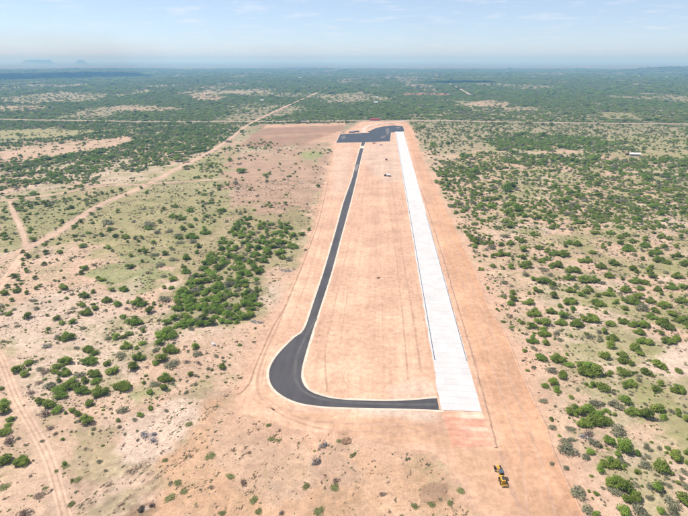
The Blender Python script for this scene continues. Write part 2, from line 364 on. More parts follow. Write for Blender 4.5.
def soil(x, y):
    px, py = G2P(x, y); D = np.hypot(x, y)
    n1 = fbm(x/70, y/70, 11, 4); n2 = fbm(x/16, y/16, 21, 4); n3 = fbm(x/420, y/420, 31, 5); n4 = fbm(x/5, y/5, 41, 3)
    c = np.zeros((len(x), 3)) + SAND
    c = c + (PALE-SAND)*(sstep(.42, .62, n1)*.8)[:, None]
    g = sstep(.52, .66, n2)*.42 + sstep(.5, .7, n1)*.1                     # blotches of thin grass
    right = sstep(0, 60, np.dot(np.stack([x, y], 1)-RC0, RN)-40)
    g = np.clip(g + right*sstep(.42, .62, fbm(x/22, y/22, 51, 4))*.72, 0, 1)
    c = c + (GRASS*1.1-c)*g[:, None]
    litter = sstep(.56, .72, n4); c = c + (np.array((.27,.215,.15))-c)*(litter*.42*(.35+.9*sstep(.4,.6,n2)))[:, None]
    # streaks left by clearing blades, lower left
    u = x*STREAK_A[0]+y*STREAK_A[1]; v = x*STREAK_A[1]-y*STREAK_A[0]
    st = fbm(u/13, v/2.4, 61, 4); sm = sstep(20, -30, sdf([(60,470),(140,400),(250,385),(330,430),(420,460),(470,520),(90,560)], px, py))
    c = c*(1 + ((st-.5)*1.7*sm))[:, None]
    c = c + (np.array((.25,.18,.125))-c)*(sstep(.53,.66,st)*.75*sm*(.3+1.0*sstep(.42,.6,n2)))[:, None]
    # scrub soil and the wooded plain
    mid = sstep(500, 1100, D)
    scr = BROWN*.95 + (OLIVE-BROWN)*sstep(.38, .62, n1)[:, None]
    c = c + (scr-c)*(mid*.55)[:, None]
    far = sstep(900, 1500, D)
    fcol = FOREST*1.15 + (np.array((.235,.20,.13))-FOREST)*(sstep(.50, .70, fbm(x/230, y/520, 71, 5)))[:, None]*(1-sstep(2500, 6500, D)*.6)[:, None]
    fcol = fcol*((0.65+.7*n3)*(1-.3*sstep(2000, 5000, D)))[:, None]
    c = c + (fcol-c)*far[:, None]
    dens = np.clip((D-300)/700, .25, 1)
    for k, (poly, colr, soft, wob, st_) in enumerate(PATCH):
        p = np.asarray(poly); m = (px > p[:,0].min()-25) & (px < p[:,0].max()+25) & (py > p[:,1].min()-25) & (py < p[:,1].max()+25)
        if not m.any(): continue
        lam = max(3.0, wob*float(depth(*p.mean(0)))/F*2.2)
        wx = (fbm(x[m]/lam, y[m]/lam, 100+k, 4)-.5)*4*wob
        d = sdf(p, px[m], py[m]) + wx
        a = sstep(soft*.5, -soft*.5, d)*st_*(0.72+.5*fbm(x[m]/lam*2.3, y[m]/lam*2.3, 200+k, 3))
        c[m] = c[m] + (colr-c[m])*np.clip(a, 0, 1)[:, None]
    # trampled margins of the roads
    for k, (ln, w) in ROADS_W.items():
        d = pdist(ln, x, y)
        a = sstep(w*1.25, w*.45, d + (n2-.5)*w*.9)*.8
        c = c + ((CAL*.9 if k in ('highway','caliche') else ROADC)-c)*a[:, None]
    gs = sdf(GRADED_W, x, y)
    a = sstep(12, -1, gs + (n2-.5)*16)*.85*sstep(1500, 1100, D)
    c = c + (PEACH*.98-c)*a[:, None]
    veg = np.clip(.25 + g*1.1 + .5*sstep(.4, .62, n2), 0, 1)*(1-.8*sm)*(1-a)
    for k, (ln, w) in ROADS_W.items(): veg = veg*(.1+.9*sstep(w*.4, w*1.1, pdist(ln, x, y)))
    for k in (31, 32, 33): veg = veg*(.25+.75*sstep(-6, 4, sdf(PATCH[k][0], px, py)))
    veg = veg*(.3+.7*sstep(-8, 4, sdf(PATCH[5][0], px, py)))
    return np.concatenate([c, veg[:, None]], 1)

def graded_col(x, y):
    q = np.stack([x, y], 1)-RC0; s = q@RD; v = q@RN
    n1 = fbm(x/40, y/40, 311, 4); n2 = fbm(x/9, y/9, 321, 4); sv = fbm(s/260, v/5.5, 331, 3)
    c = np.zeros((len(x), 3)) + PEACH
    c = c + (ORANGE-c)*(sstep(RW*.5, RW*.5+9, v)*.75*(.4+.9*sv))[:, None]                         # strip right of the runway
    c = c + (np.array((.40,.245,.165))-c)*(sstep(-34, -20, v)*sstep(-RW*.5, -RW*.5-5, v)*sstep(.3,.7,sv)*sstep(90,260,s)*.7)[:, None]
    c = c*(0.84+.32*n1)[:, None]; c = c*(.92+.16*n2)[:, None]; c = c*(.9+.2*sv)[:, None]
    px, py = G2P(x, y)
    for poly, colr, soft, st_ in (([(362,408),(440,411),(441,416),(420,421),(400,417),(356,415)], PALE*1.02, 4, .8),
                                  ([(280,406),(350,409),(350,414),(292,410)], PALE*.95, 4, .5),
                                  ([(385,388),(418,378),(436,385),(438,397),(392,399)], PALE*.93, 8, .5),
                                  ([(455,447),(500,450),(560,516),(500,520),(480,500),(452,466)], np.array((.42,.258,.160)), 16, .7),
                                  ([(372,143.5),(392,142),(396,131),(400,150),(402,180),(384,182),(362,160),(367,144)], PALE*.88, 6, .55),
                                  ([(333,150),(352,146),(350,175),(344,192),(333,200)], PALE*.86, 5, .4),
                                  ([(250,392),(300,425),(400,440),(450,448),(450,430),(380,416),(300,410)], np.array((.44,.266,.165)), 10, .6),
                                  ([(338,435),(346,434),(352,440),(346,447),(339,445)], DIRT, 2.2, .85)):  # dug pit again: soil tone with its shade mixed in
        a = sstep(soft*.5, -soft*.5, sdf(poly, px, py) + (n2-.5)*soft*1.5)*st_
        c = c + (colr-c)*a[:, None]
    return c

# ------------------------------------------------------------------ the ground: one sheet to the horizon, finer near the strip
def axis_y():
    ys = [-260.0]
    while ys[-1] < 62000:
        y = ys[-1]; ys.append(y + (12 if y < 40 else max(1.15, 0.0046*y) if y < 1500 else 0.0085*y))
    return np.array(ys)
def axis_x():
    xs = [0.0]
    while xs[-1] < 60000:
        x = xs[-1]; xs.append(x + (1.55 if x < 330 else 1.55+(x-330)*0.012))
    xs = np.array(xs); return np.concatenate([-xs[:0:-1], xs])
ay, ax = axis_y(), axis_x()
GX, GY = np.meshgrid(ax, ay); gx, gy = GX.ravel(), GY.ravel()
nx, ny = len(ax), len(ay); print('ground grid', nx, ny, nx*ny)
GZ = height(gx, gy)
# the corners far outside any view are dropped
idx = np.arange(nx*ny).reshape(ny, nx)
quads = np.stack([idx[:-1,:-1], idx[:-1,1:], idx[1:,1:], idx[1:,:-1]], -1).reshape(-1, 4)
keep = np.abs(gx[quads[:,0]]) < 1.35*np.maximum(gy[quads[:,0]], 0) + 420
quads = quads[keep]; print('ground faces', len(quads)); used = np.unique(quads); remap = np.zeros(nx*ny, np.int32); remap[used] = np.arange(len(used))
M['ground'] = earth_mat('scrub_soil', None, 0.0, 0.6, 0.3, True)
ground = link('ground', mesh_np('ground', np.stack([gx[used], gy[used], GZ[used]], 1), remap[quads], soil(gx[used], gy[used]), True), M['ground'])
tag(ground, kind='structure')
def gz(x, y):                               # height of the ground sheet itself (bilinear on its grid)
    x = np.atleast_1d(np.asarray(x, float)); y = np.atleast_1d(np.asarray(y, float))
    i = np.clip(np.searchsorted(ax, x)-1, 0, nx-2); j = np.clip(np.searchsorted(ay, y)-1, 0, ny-2)
    fx = np.clip((x-ax[i])/(ax[i+1]-ax[i]), 0, 1); fy = np.clip((y-ay[j])/(ay[j+1]-ay[j]), 0, 1)
    Z = GZ.reshape(ny, nx)
    return (Z[j,i]*(1-fx)+Z[j,i+1]*fx)*(1-fy) + (Z[j+1,i]*(1-fx)+Z[j+1,i+1]*fx)*fy

# ------------------------------------------------------------------ graded earth, pavements
def sheet(name, outline, z, mat, spacing=None, colf=None, jitter=0.0, seed=1, step=3.0):
    pts = []
    n = len(outline)
    for i in range(n):
        a, b = outline[i], outline[(i+1) % n]; k = max(1, int(np.linalg.norm(b-a)/step))
        for t in range(k): pts.append(a+(b-a)*t/k)
    pts = np.array(pts)
    if jitter:
        pts = pts + np.stack([fbm(pts[:,0]/5, pts[:,1]/5, seed, 3)-.5, fbm(pts[:,0]/5, pts[:,1]/5, seed+9, 3)-.5], 1)*2*jitter
    nb = len(pts); inner = np.zeros((0, 2))
    if spacing:
        lo, hi = pts.min(0), pts.max(0)
        X, Y = np.meshgrid(np.arange(lo[0], hi[0], spacing), np.arange(lo[1], hi[1], spacing)); X = X.ravel(); Y = Y.ravel()
        m = sdf(pts, X, Y) < -spacing*.4; inner = np.stack([X[m], Y[m]], 1)
    allp = [Vector(p) for p in np.concatenate([pts, inner])]
    vo, eo, fo, *_ = delaunay_2d_cdt(allp, [(i, (i+1) % nb) for i in range(nb)], [], 1, 1e-4)
    V = np.array([(v.x, v.y) for v in vo]); Fc = np.array([f for f in fo if len(f) == 3])
    me = mesh_np(name, np.concatenate([V, np.full((len(V),1), z)], 1), Fc, colf(V[:,0], V[:,1]) if colf else None, True)
    o = link(name, me, mat); return tag(o, kind='structure')
M['graded'] = earth_mat('graded_soil', RANG - math.pi/2, 0.07, 0.25, 0.22)
sheet('graded_earth', GRADED_W, 0.03, M['graded'], 3.2, graded_col, 1.2, 3, 2.0)

def asphalt():
    m, nt, b, L = newmat('asphalt'); g = nd(nt, 'ShaderNodeNewGeometry')
    mp = nd(nt, 'ShaderNodeMapping', vector_type='TEXTURE'); mp.inputs['Rotation'].default_value = (0, 0, RANG-math.pi/2); mp.inputs['Scale'].default_value = (1, 14, 1)
    L(g.outputs['Position'], mp.inputs['Vector'])
    n = nd(nt, 'ShaderNodeTexNoise'); n.inputs['Scale'].default_value = 0.35; n.inputs['Detail'].default_value = 6; L(mp.outputs[0], n.inputs['Vector'])
    n2 = nd(nt, 'ShaderNodeTexNoise'); n2.inputs['Scale'].default_value = 0.06; n2.inputs['Detail'].default_value = 6; L(g.outputs['Position'], n2.inputs['Vector'])
    ad = nd(nt, 'ShaderNodeMath', operation='ADD'); L(n.outputs['Fac'], ad.inputs[0]); L(n2.outputs['Fac'], ad.inputs[1])
    r = nd(nt, 'ShaderNodeValToRGB'); e = r.color_ramp.elements
    e[0].position = .36; e[0].color = (.036,.033,.035,1); e[1].position = .68; e[1].color = (.066,.061,.063,1)
    k = nd(nt, 'ShaderNodeMath', operation='MULTIPLY'); L(ad.outputs[0], k.inputs[0]); k.inputs[1].default_value = .5
    L(k.outputs[0], r.inputs[0]); L(r.outputs[0], b.inputs['Base Color']); b.inputs['Roughness'].default_value = .85
    return m
M['asphalt'] = asphalt()
M['asphalt_new'] = plain('fresh_asphalt', (.040,.044,.052), .8, 0, .28, .05)
M['gravel'] = plain('pale_gravel', (.53,.43,.34), .95, 0, .15, .25)
M['lane_dust'] = plain('dusty_wheel_path', (.082,.077,.075), .9, 0, .2, .2)
def concrete():
    m, nt, b, L = newmat('new_concrete'); g = nd(nt, 'ShaderNodeNewGeometry'); oi = nd(nt, 'ShaderNodeObjectInfo')
    n = nd(nt, 'ShaderNodeTexNoise'); n.inputs['Scale'].default_value = .14; n.inputs['Detail'].default_value = 7; L(g.outputs['Position'], n.inputs['Vector'])
    n2 = nd(nt, 'ShaderNodeTexNoise'); n2.inputs['Scale'].default_value = 1.3; n2.inputs['Detail'].default_value = 5; L(g.outputs['Position'], n2.inputs['Vector'])
    a = nd(nt, 'ShaderNodeMath', operation='ADD'); L(n.outputs['Fac'], a.inputs[0]); L(n2.outputs['Fac'], a.inputs[1])
    k = nd(nt, 'ShaderNodeMath', operation='MULTIPLY_ADD'); L(oi.outputs['Random'], k.inputs[0]); k.inputs[1].default_value = .28; L(a.outputs[0], k.inputs[2])
    q = nd(nt, 'ShaderNodeMapRange'); q.inputs[1].default_value = .75; q.inputs[2].default_value = 1.5; L(k.outputs[0], q.inputs[0])
    r = nd(nt, 'ShaderNodeMixRGB'); r.inputs[1].default_value = (.425,.41,.395,1); r.inputs[2].default_value = (.515,.505,.495,1); L(q.outputs[0], r.inputs[0])
    L(r.outputs[0], b.inputs['Base Color']); b.inputs['Roughness'].default_value = .85; b.inputs['Specular IOR Level'].default_value = .2
    return m
M['concrete'] = concrete()
M['strip'] = plain('dark_strip', (.07,.085,.115), .8)
def offset(poly, d):
    p = np.asarray(poly); n = len(p); out = []
    area = np.sum(p[:,0]*np.roll(p[:,1],-1)-np.roll(p[:,0],-1)*p[:,1]); sg = 1 if area > 0 else -1
    for i in range(n):
        e0 = p[i]-p[i-1]; e1 = p[(i+1)%n]-p[i]
        n0 = np.array([e0[1],-e0[0]])/(np.linalg.norm(e0)+1e-9)*sg; n1 = np.array([e1[1],-e1[0]])/(np.linalg.norm(e1)+1e-9)*sg
        b = n0+n1; b = b/max(np.linalg.norm(b), .5); out.append(p[i]+b*d/max(.5, np.dot(b, n0)))
    return np.array(out)
def dense(poly_px, closed=True):           # smooth a pavement outline without rounding its two square ends
    return W(poly_px)
def rounded(w, a, b, step):                # Catmull-Rom on points a..b of an outline, rest kept
    return np.concatenate([w[:a], smooth(list(w[a:b+1]), step), w[b+1:]])
TAXI_S = np.concatenate([smooth(list(TAXI_W[:19]), 3.0), smooth(list(TAXI_W[19:]), 3.0)])
sheet('gravel_shoulder', offset(TAXI_S, 1.3), 0.045, M['gravel'], None, None, 0.5, 7, 1.5)
sheet('taxiway', TAXI_S, 0.075, M['asphalt'])
M['dust'] = plain('drifted_dust', (.115,.105,.10), .95, 0, .45, .2)
for pts in ([(385.6,128.2),(388.6,128.0),(389.6,131.5),(389.0,134.6),(386.4,134.4),(385.9,131.0)], [(379.5,137.6),(384,135.4),(386.4,135.6),(383.5,138.4)], [(396,127.2),(400,126.9),(400.6,128.2),(396.4,128.6)], [(341,136.5),(345,135.2),(346,138.4),(342,139.6)]):
    sheet('dust_patch', W(pts), 0.10, M['dust'], None, None, 1.6, 17, 2.0)
sheet('dust_patch', W([(360.3,146.0),(364.4,145.8),(363.9,148.2),(359.8,148.4)]), .085, M['gravel'], None, None, .8, 18, 2.0)
M['dust2'] = plain('dust_on_asphalt', (.17,.14,.125), .95, 0, .5, .25)
sheet('dust_patch', W([(354.6,165.0),(358.6,164.2),(357.2,170.5),(354.6,172.0)]), .085, M['dust2'], None, None, 2.2, 19, 1.5)
lane = smooth(W([(316.5,318),(305,338),(297.5,355),(295,371),(297,383),(305,392.5),(322,399),(350,402.5),(400,404.5),(436,404.5)]), 2.0)
sheet('gravel_shoulder', offset(APRON_W, .9), 0.05, M['gravel'], None, None, 0.8, 8, 3.0)
sheet('apron', APRON_W, 0.09, M['asphalt_new'])
M['pad'] = earth_mat('red_base_course', RANG, 0.20, 0.1, 0.1)
sheet('prepared_base', PAD_W, 0.06, M['pad'], 2.0, lambda x, y: np.array((.50,.262,.180))*(0.92+.2*fbm(x/6, y/6, 5, 3))[:, None] + np.array((.12,.12,.11))*(sstep(.5,.68,fbm(((np.stack([x,y],1)-RC0)@RD)/1.6, x/30, 77, 2))*sstep(1,5,(np.stack([x,y],1)-RC0)@RN+4))[:, None], 0.4, 5, 1.5)

# runway of cast concrete panels
run = empty('runway', (*RC0, 0.0), RANG - math.pi/2); tag(run, kind='structure')
LANES, PL = 4, 4.6; lw = RW/LANES; NR = int(RLEN/PL); gap = .03
def panel_mesh():
    return MB().box(-lw/2+gap, lw/2-gap, gap, PL-gap, 0.0, 0.16).mesh('concrete_panel', 0.012)
pm = panel_mesh(); pm.materials.append(M['concrete'])
rest = MB()
for r in range(NR):
    for l in range(LANES):
        xc = -RW/2+lw*(l+.5)
        if r < 75:
            o = link('concrete_panel', pm, None, run); o.location = (xc, r*PL, 0.0)
        else:
            rest.box(xc-lw/2+gap, xc+lw/2-gap, r*PL+gap, (r+1)*PL-gap, 0.0, 0.16)
tag(rest.build('concrete_panels', M['concrete'], run), kind='stuff')
def along(px, py): q = P(px, py)-RC0; return float(q@RD)
s0 = along(437, 360)
MB().box(-RW/2+1.15, -RW/2+1.55, s0, NR*PL-30, 0.164, 0.172).build('edge_strip', M['strip'], run)  # thin dark strips laid on the panels near both long edges
MB().box(-RW/2+1.15, -RW/2+2.1, s0-0.35, s0, 0.164, 0.172).build('edge_strip', M['strip'], run)
MB().box(RW/2-.75, RW/2-.42, s0, s0+260, 0.164, 0.172).build('edge_strip', M['strip'], run)
MB().box(-RW/2-.06, RW/2+.06, -.05, NR*PL+.05, 0.0, 0.12).build('sub_base', M['gravel'], run)

# dirt roads and tracks
def ribbon(name, line, w, z, mat, colf, seed, lift_far=True, cross=4, wob=.25):
    line = np.asarray(line); t = np.gradient(line, axis=0); t /= np.linalg.norm(t, axis=1)[:, None]
    n = np.stack([t[:,1], -t[:,0]], 1); V = []
    for j in range(cross+1):
        f = j/cross-.5
        wl = w*(1 + (fbm(line[:,0]/14, line[:,1]/14, seed+(0 if f < 0 else 50), 3)-.5)*2*wob*(abs(f)*2))
        p = line + n*(f*wl)[:, None]
        D = np.hypot(p[:,0], p[:,1])
        V.append(np.concatenate([p, (gz(p[:,0], p[:,1]) + z + .05*np.clip((D-250)/400, 0, 1) + .5*sstep(700, 1400, D)*(1 if lift_far else 0))[:, None]], 1))
    V = np.stack(V, 1); k = len(line); V = V.reshape(-1, 3); c1 = cross+1
    a = np.arange(k-1)[:, None]*c1 + np.arange(cross)[None]
    q = np.stack([a, a+1, a+1+c1, a+c1], -1).reshape(-1, 4)
    return tag(link(name, mesh_np(name, V, q, colf(V[:,0], V[:,1]), True), mat), kind='structure')
M['road'] = earth_mat('dirt_road_soil', None, 0, .3, .15)
def road_col(base): return lambda x, y: base*(0.86+.28*fbm(x/7, y/7, 401, 4))[:, None]
for k, (ln, w) in ROADS_W.items():
    base = CAL if k in ('highway','caliche') else PALE if k == 'access' else SAND*1.04 if k in ('track','loop') else ROADC*.96
    ribbon({'highway':'road','access':'gravel_road'}.get(k, 'dirt_road'), ln, w, .06, M['road'], road_col(base), 500+len(k))
def side(ln, o):
    t = np.gradient(ln, axis=0); t /= np.linalg.norm(t, axis=1)[:, None]; return ln + np.stack([t[:,1], -t[:,0]], 1)*o
for k, o, dk in (('track', .85, .80), ('track', -.85, .82), ('ranch', 1.6, .86), ('ranch', -1.2, .88), ('loop', .8, .85), ('branch', .7, .86), ('branch', -.8, .88)):
    ln, w = ROADS_W[k]; ln = ln[np.hypot(ln[:,0], ln[:,1]) < 900]
    ribbon('wheel_rut', side(ln, o), .6, .085, M['road'], road_col(SAND*dk), 520, True, 2)
# wheel path on the asphalt and tyre tracks on the graded soil
ribbon('wheel_path', lane, 1.6, .085, M['lane_dust'], lambda x, y: np.zeros((len(x),3))+.1, 3, False, 2)
def trk(pts, w=.55, dark=.8, step=3.0):
    ribbon('tyre_track', smooth(W(pts), step), w, .042, M['road'], lambda x, y: PEACH*dark*(0.85+.3*fbm(x/4, y/4, 431, 3))[:, None], 61, False, 2)
for pts, w, d in (([(361,182),(351,232),(338,290),(326,345),(327,392)], 1.0, .88), ([(365,180),(358,230),(348,290),(340,345)], .8, .9),
               ([(386,182),(394,240),(402,310),(408,380)], 1.0, .84), ([(391,182),(400,240),(412,310),(421,372)], 1.2, .82), ([(379,180),(380,240),(382,310),(385,390)], .7, .9),
               ([(395,182),(407,240),(422,310),(434,372)], .9, .86), ([(425,181),(452,240),(487,320),(518,400),(540,460),(556,516)], 1.1, .87), ([(421,181),(446,240),(476,320),(503,400),(520,455),(528,516)], 1.0, .86),
               ([(324,184),(310,240),(284,310),(262,362),(258,392),(275,410)], 1.3, .8), ([(331,181),(318,240),(296,310),(268,358),(262,382)], .8, .88),
               ([(262,395),(300,418),(360,424),(430,425)], 1.2, .87), ([(258,402),(310,426),(380,432),(448,430)], 1.0, .84), ([(500,450),(508,480),(524,516)], 1.6, .78)):
    trk(pts, w, d)
cc = P(378, 377)
for R_, d in ((16.5, .86), (14.6, .9)):
    ring = [cc + R_*np.array((math.cos(a), math.sin(a)*.85)) for a in np.linspace(math.pi*.55, math.pi*1.55, 14)]
    ribbon('tyre_track', smooth(ring, 1.5), .5, .042, M['road'], lambda x, y: np.zeros((len(x),3))+PEACH*.93, 71, False, 2)

# soil spilled over the slab edges
for o_, sd in ((-RW/2-.15, 91), (RW/2+.15, 95)):
    ln = np.array([RC0 + RD*t_ + RN*o_ for t_ in np.arange(0, NR*PL-4, 1.2)])
    ln = ln + RN*((fbm(ln[:,0]/7, ln[:,1]/7, sd, 4)-.5)*1.1)[:, None]
    ribbon('spilled_soil', ln, .75, .172, M['road'], road_col(PEACH*.97), sd, False, 3, .8)
# low windrows of pushed soil beside the graded strip
def berm(pts, w, h, seed, col, z0=0.0):
    ln = smooth(W(pts), 1.5); t = np.gradient(ln, axis=0); t /= np.linalg.norm(t, axis=1)[:, None]; n = np.stack([t[:,1], -t[:,0]], 1)
    V = []; prof = [(-1,-.06),(-.55,.35),(-.15,.9),(.15,1.0),(.5,.45),(1,-.06)]
    for f, hh in prof:
        p = ln + n*(f*w*.5*(.7+.6*vnoise(ln[:,0]/3, ln[:,1]/3, seed)))[:, None]
        z = h*hh*(.35+1.1*fbm(p[:,0]/2.2, p[:,1]/2.2, seed+3, 3)) if hh > 0 else np.full(len(p), hh)
        V.append(np.concatenate([p, (z+gz(p[:,0], p[:,1])+z0)[:, None]], 1))
    V = np.stack(V, 1); k, c1 = len(ln), len(prof); V = V.reshape(-1, 3)
    a = np.arange(k-1)[:, None]*c1 + np.arange(c1-1)[None]; q = np.stack([a, a+1, a+1+c1, a+c1], -1).reshape(-1, 4)
    tag(link('soil_windrow', mesh_np('soil_windrow', V, q, col*(0.8+.4*fbm(V[:,0]/3, V[:,1]/3, seed, 3))[:, None], False), M['road']), kind='structure')
berm([(328,180),(319.5,217),(307,252),(286.5,302),(272,328),(257,361),(248,384),(239,394)], 2.2, .45, 5, PEACH*.86)
berm([(432,180),(449.5,217),(474.5,269),(489.5,308),(504.5,332),(517.5,363),(533.5,400),(545.5,425),(552.5,448),(566,480),(586,520)], 1.5, .16, 15, PEACH*.86)
berm([(421,190),(437,240),(455,300),(470,350),(481,390),(489,420),(496,448)], 2.0, .42, 25, PEACH*.82, .03)

# ------------------------------------------------------------------ plants
rnd = random.Random(11)
def leaf_cloud(seed, lobes, n, leaf, squash=1.0, inner=.2, up=.9):
    """leaf-sized faces through the volume of several lobes; width about 2, base at z = 0"""
    r = np.random.RandomState(seed); cs = []
    for k in range(lobes):
        a = 2*math.pi*(k+r.rand()*.7)/lobes; d = r.uniform(.15, .62) if lobes > 1 else 0
        rad = r.uniform(.34, .56) if lobes > 1 else .9
        cs.append((math.cos(a)*d, math.sin(a)*d, r.uniform(.34, .72), rad, r.uniform(.75, 1.05)))
    V = np.zeros((n*4, 3)); pr = np.array([c[3]**2 for c in cs]); pr /= pr.sum()
    ch = r.choice(len(cs), n, p=pr); C = np.array(cs)[ch]
    d = r.normal(size=(n, 3)); d /= np.linalg.norm(d, axis=1)[:, None]; d[:,2] = np.where(d[:,2] < -.25, -d[:,2]*.6, d[:,2])
    rr = np.where(r.rand(n) < inner, r.uniform(.35, .9, n), r.uniform(.86, 1.12, n))
    lump = .82+.36*vnoise(d[:,0]*3+ch*7, d[:,1]*3+d[:,2]*3, seed)
    p = C[:,:3] + d*(C[:,3]*rr*lump)[:, None]; p[:,2] = np.maximum(p[:,2]*C[:,4]*squash, .02)
    nn = d + r.normal(size=(n,3))*.55 + np.array((0,0,up)); nn /= np.linalg.norm(nn, axis=1)[:, None]
    t = np.cross(nn, r.normal(size=(n,3))); t /= np.linalg.norm(t, axis=1)[:, None]; b = np.cross(nn, t)
    s = leaf*r.uniform(.55, 1.35, n)[:, None]
    for k, (u, v) in enumerate(((-1,-.6),(1,-.5),(.8,.6),(-.7,.7))): V[k::4] = p + t*s*u + b*s*v
    return V, np.arange(n*4).reshape(-1, 4)
def twig_mesh(seed, n, spread=.8, hgt=.9, r0=.05, name='trunk', z=0.0):
    r = random.Random(seed); m = MB()
    for k in range(n):
        a = r.random()*6.283; s = r.uniform(.3, 1)*spread
        b0 = Vector((math.cos(a)*.06, math.sin(a)*.06, z)); b1 = Vector((math.cos(a)*s*.45, math.sin(a)*s*.45, hgt*.5*r.uniform(.7,1.2))); b2 = Vector((math.cos(a+.4)*s, math.sin(a+.4)*s, hgt*r.uniform(.6,1.05)))
        m.tube(b0, b1, r0, r0*.65, 5); m.tube(b1, b2, r0*.65, r0*.2, 5)
    return m.mesh(name)
KIND = {}
def kind(key, mat, specs, trunkmat, tw):
    L = []
    for i, (lobes, n, leaf, sq) in enumerate(specs):
        v, f = leaf_cloud(hash(key) % 1 + 97*i + len(key)*13, lobes, n, leaf, sq)
        me = mesh_np('crown', v, f); me.materials.append(mat)
        t = twig_mesh(31*i+len(key), tw, .7, .62*sq, .045); t.materials.append(trunkmat); L.append((me, t))
    KIND[key] = L
kind('d', M['juniper'], [(5,900,.075,.95),(6,950,.072,.8),(4,850,.078,1.0),(7,1000,.07,.75),(3,800,.08,.9)], M['bark'], 6)
kind('g', M['mesquite'], [(6,760,.075,.85),(7,820,.07,.75),(5,700,.078,.95),(8,860,.07,.7)], M['bark'], 7)
kind('s', M['sage'], [(6,420,.075,.62),(7,480,.07,.5),(5,380,.08,.7)], M['dead'], 8)
kind('w', M['grass'], [(7,300,.08,.42),(8,340,.075,.35)], M['dead'], 5)
kind('b', M['dry'], [(6,260,.07,.6),(7,300,.065,.5),(5,240,.075,.65)], M['dead'], 22)

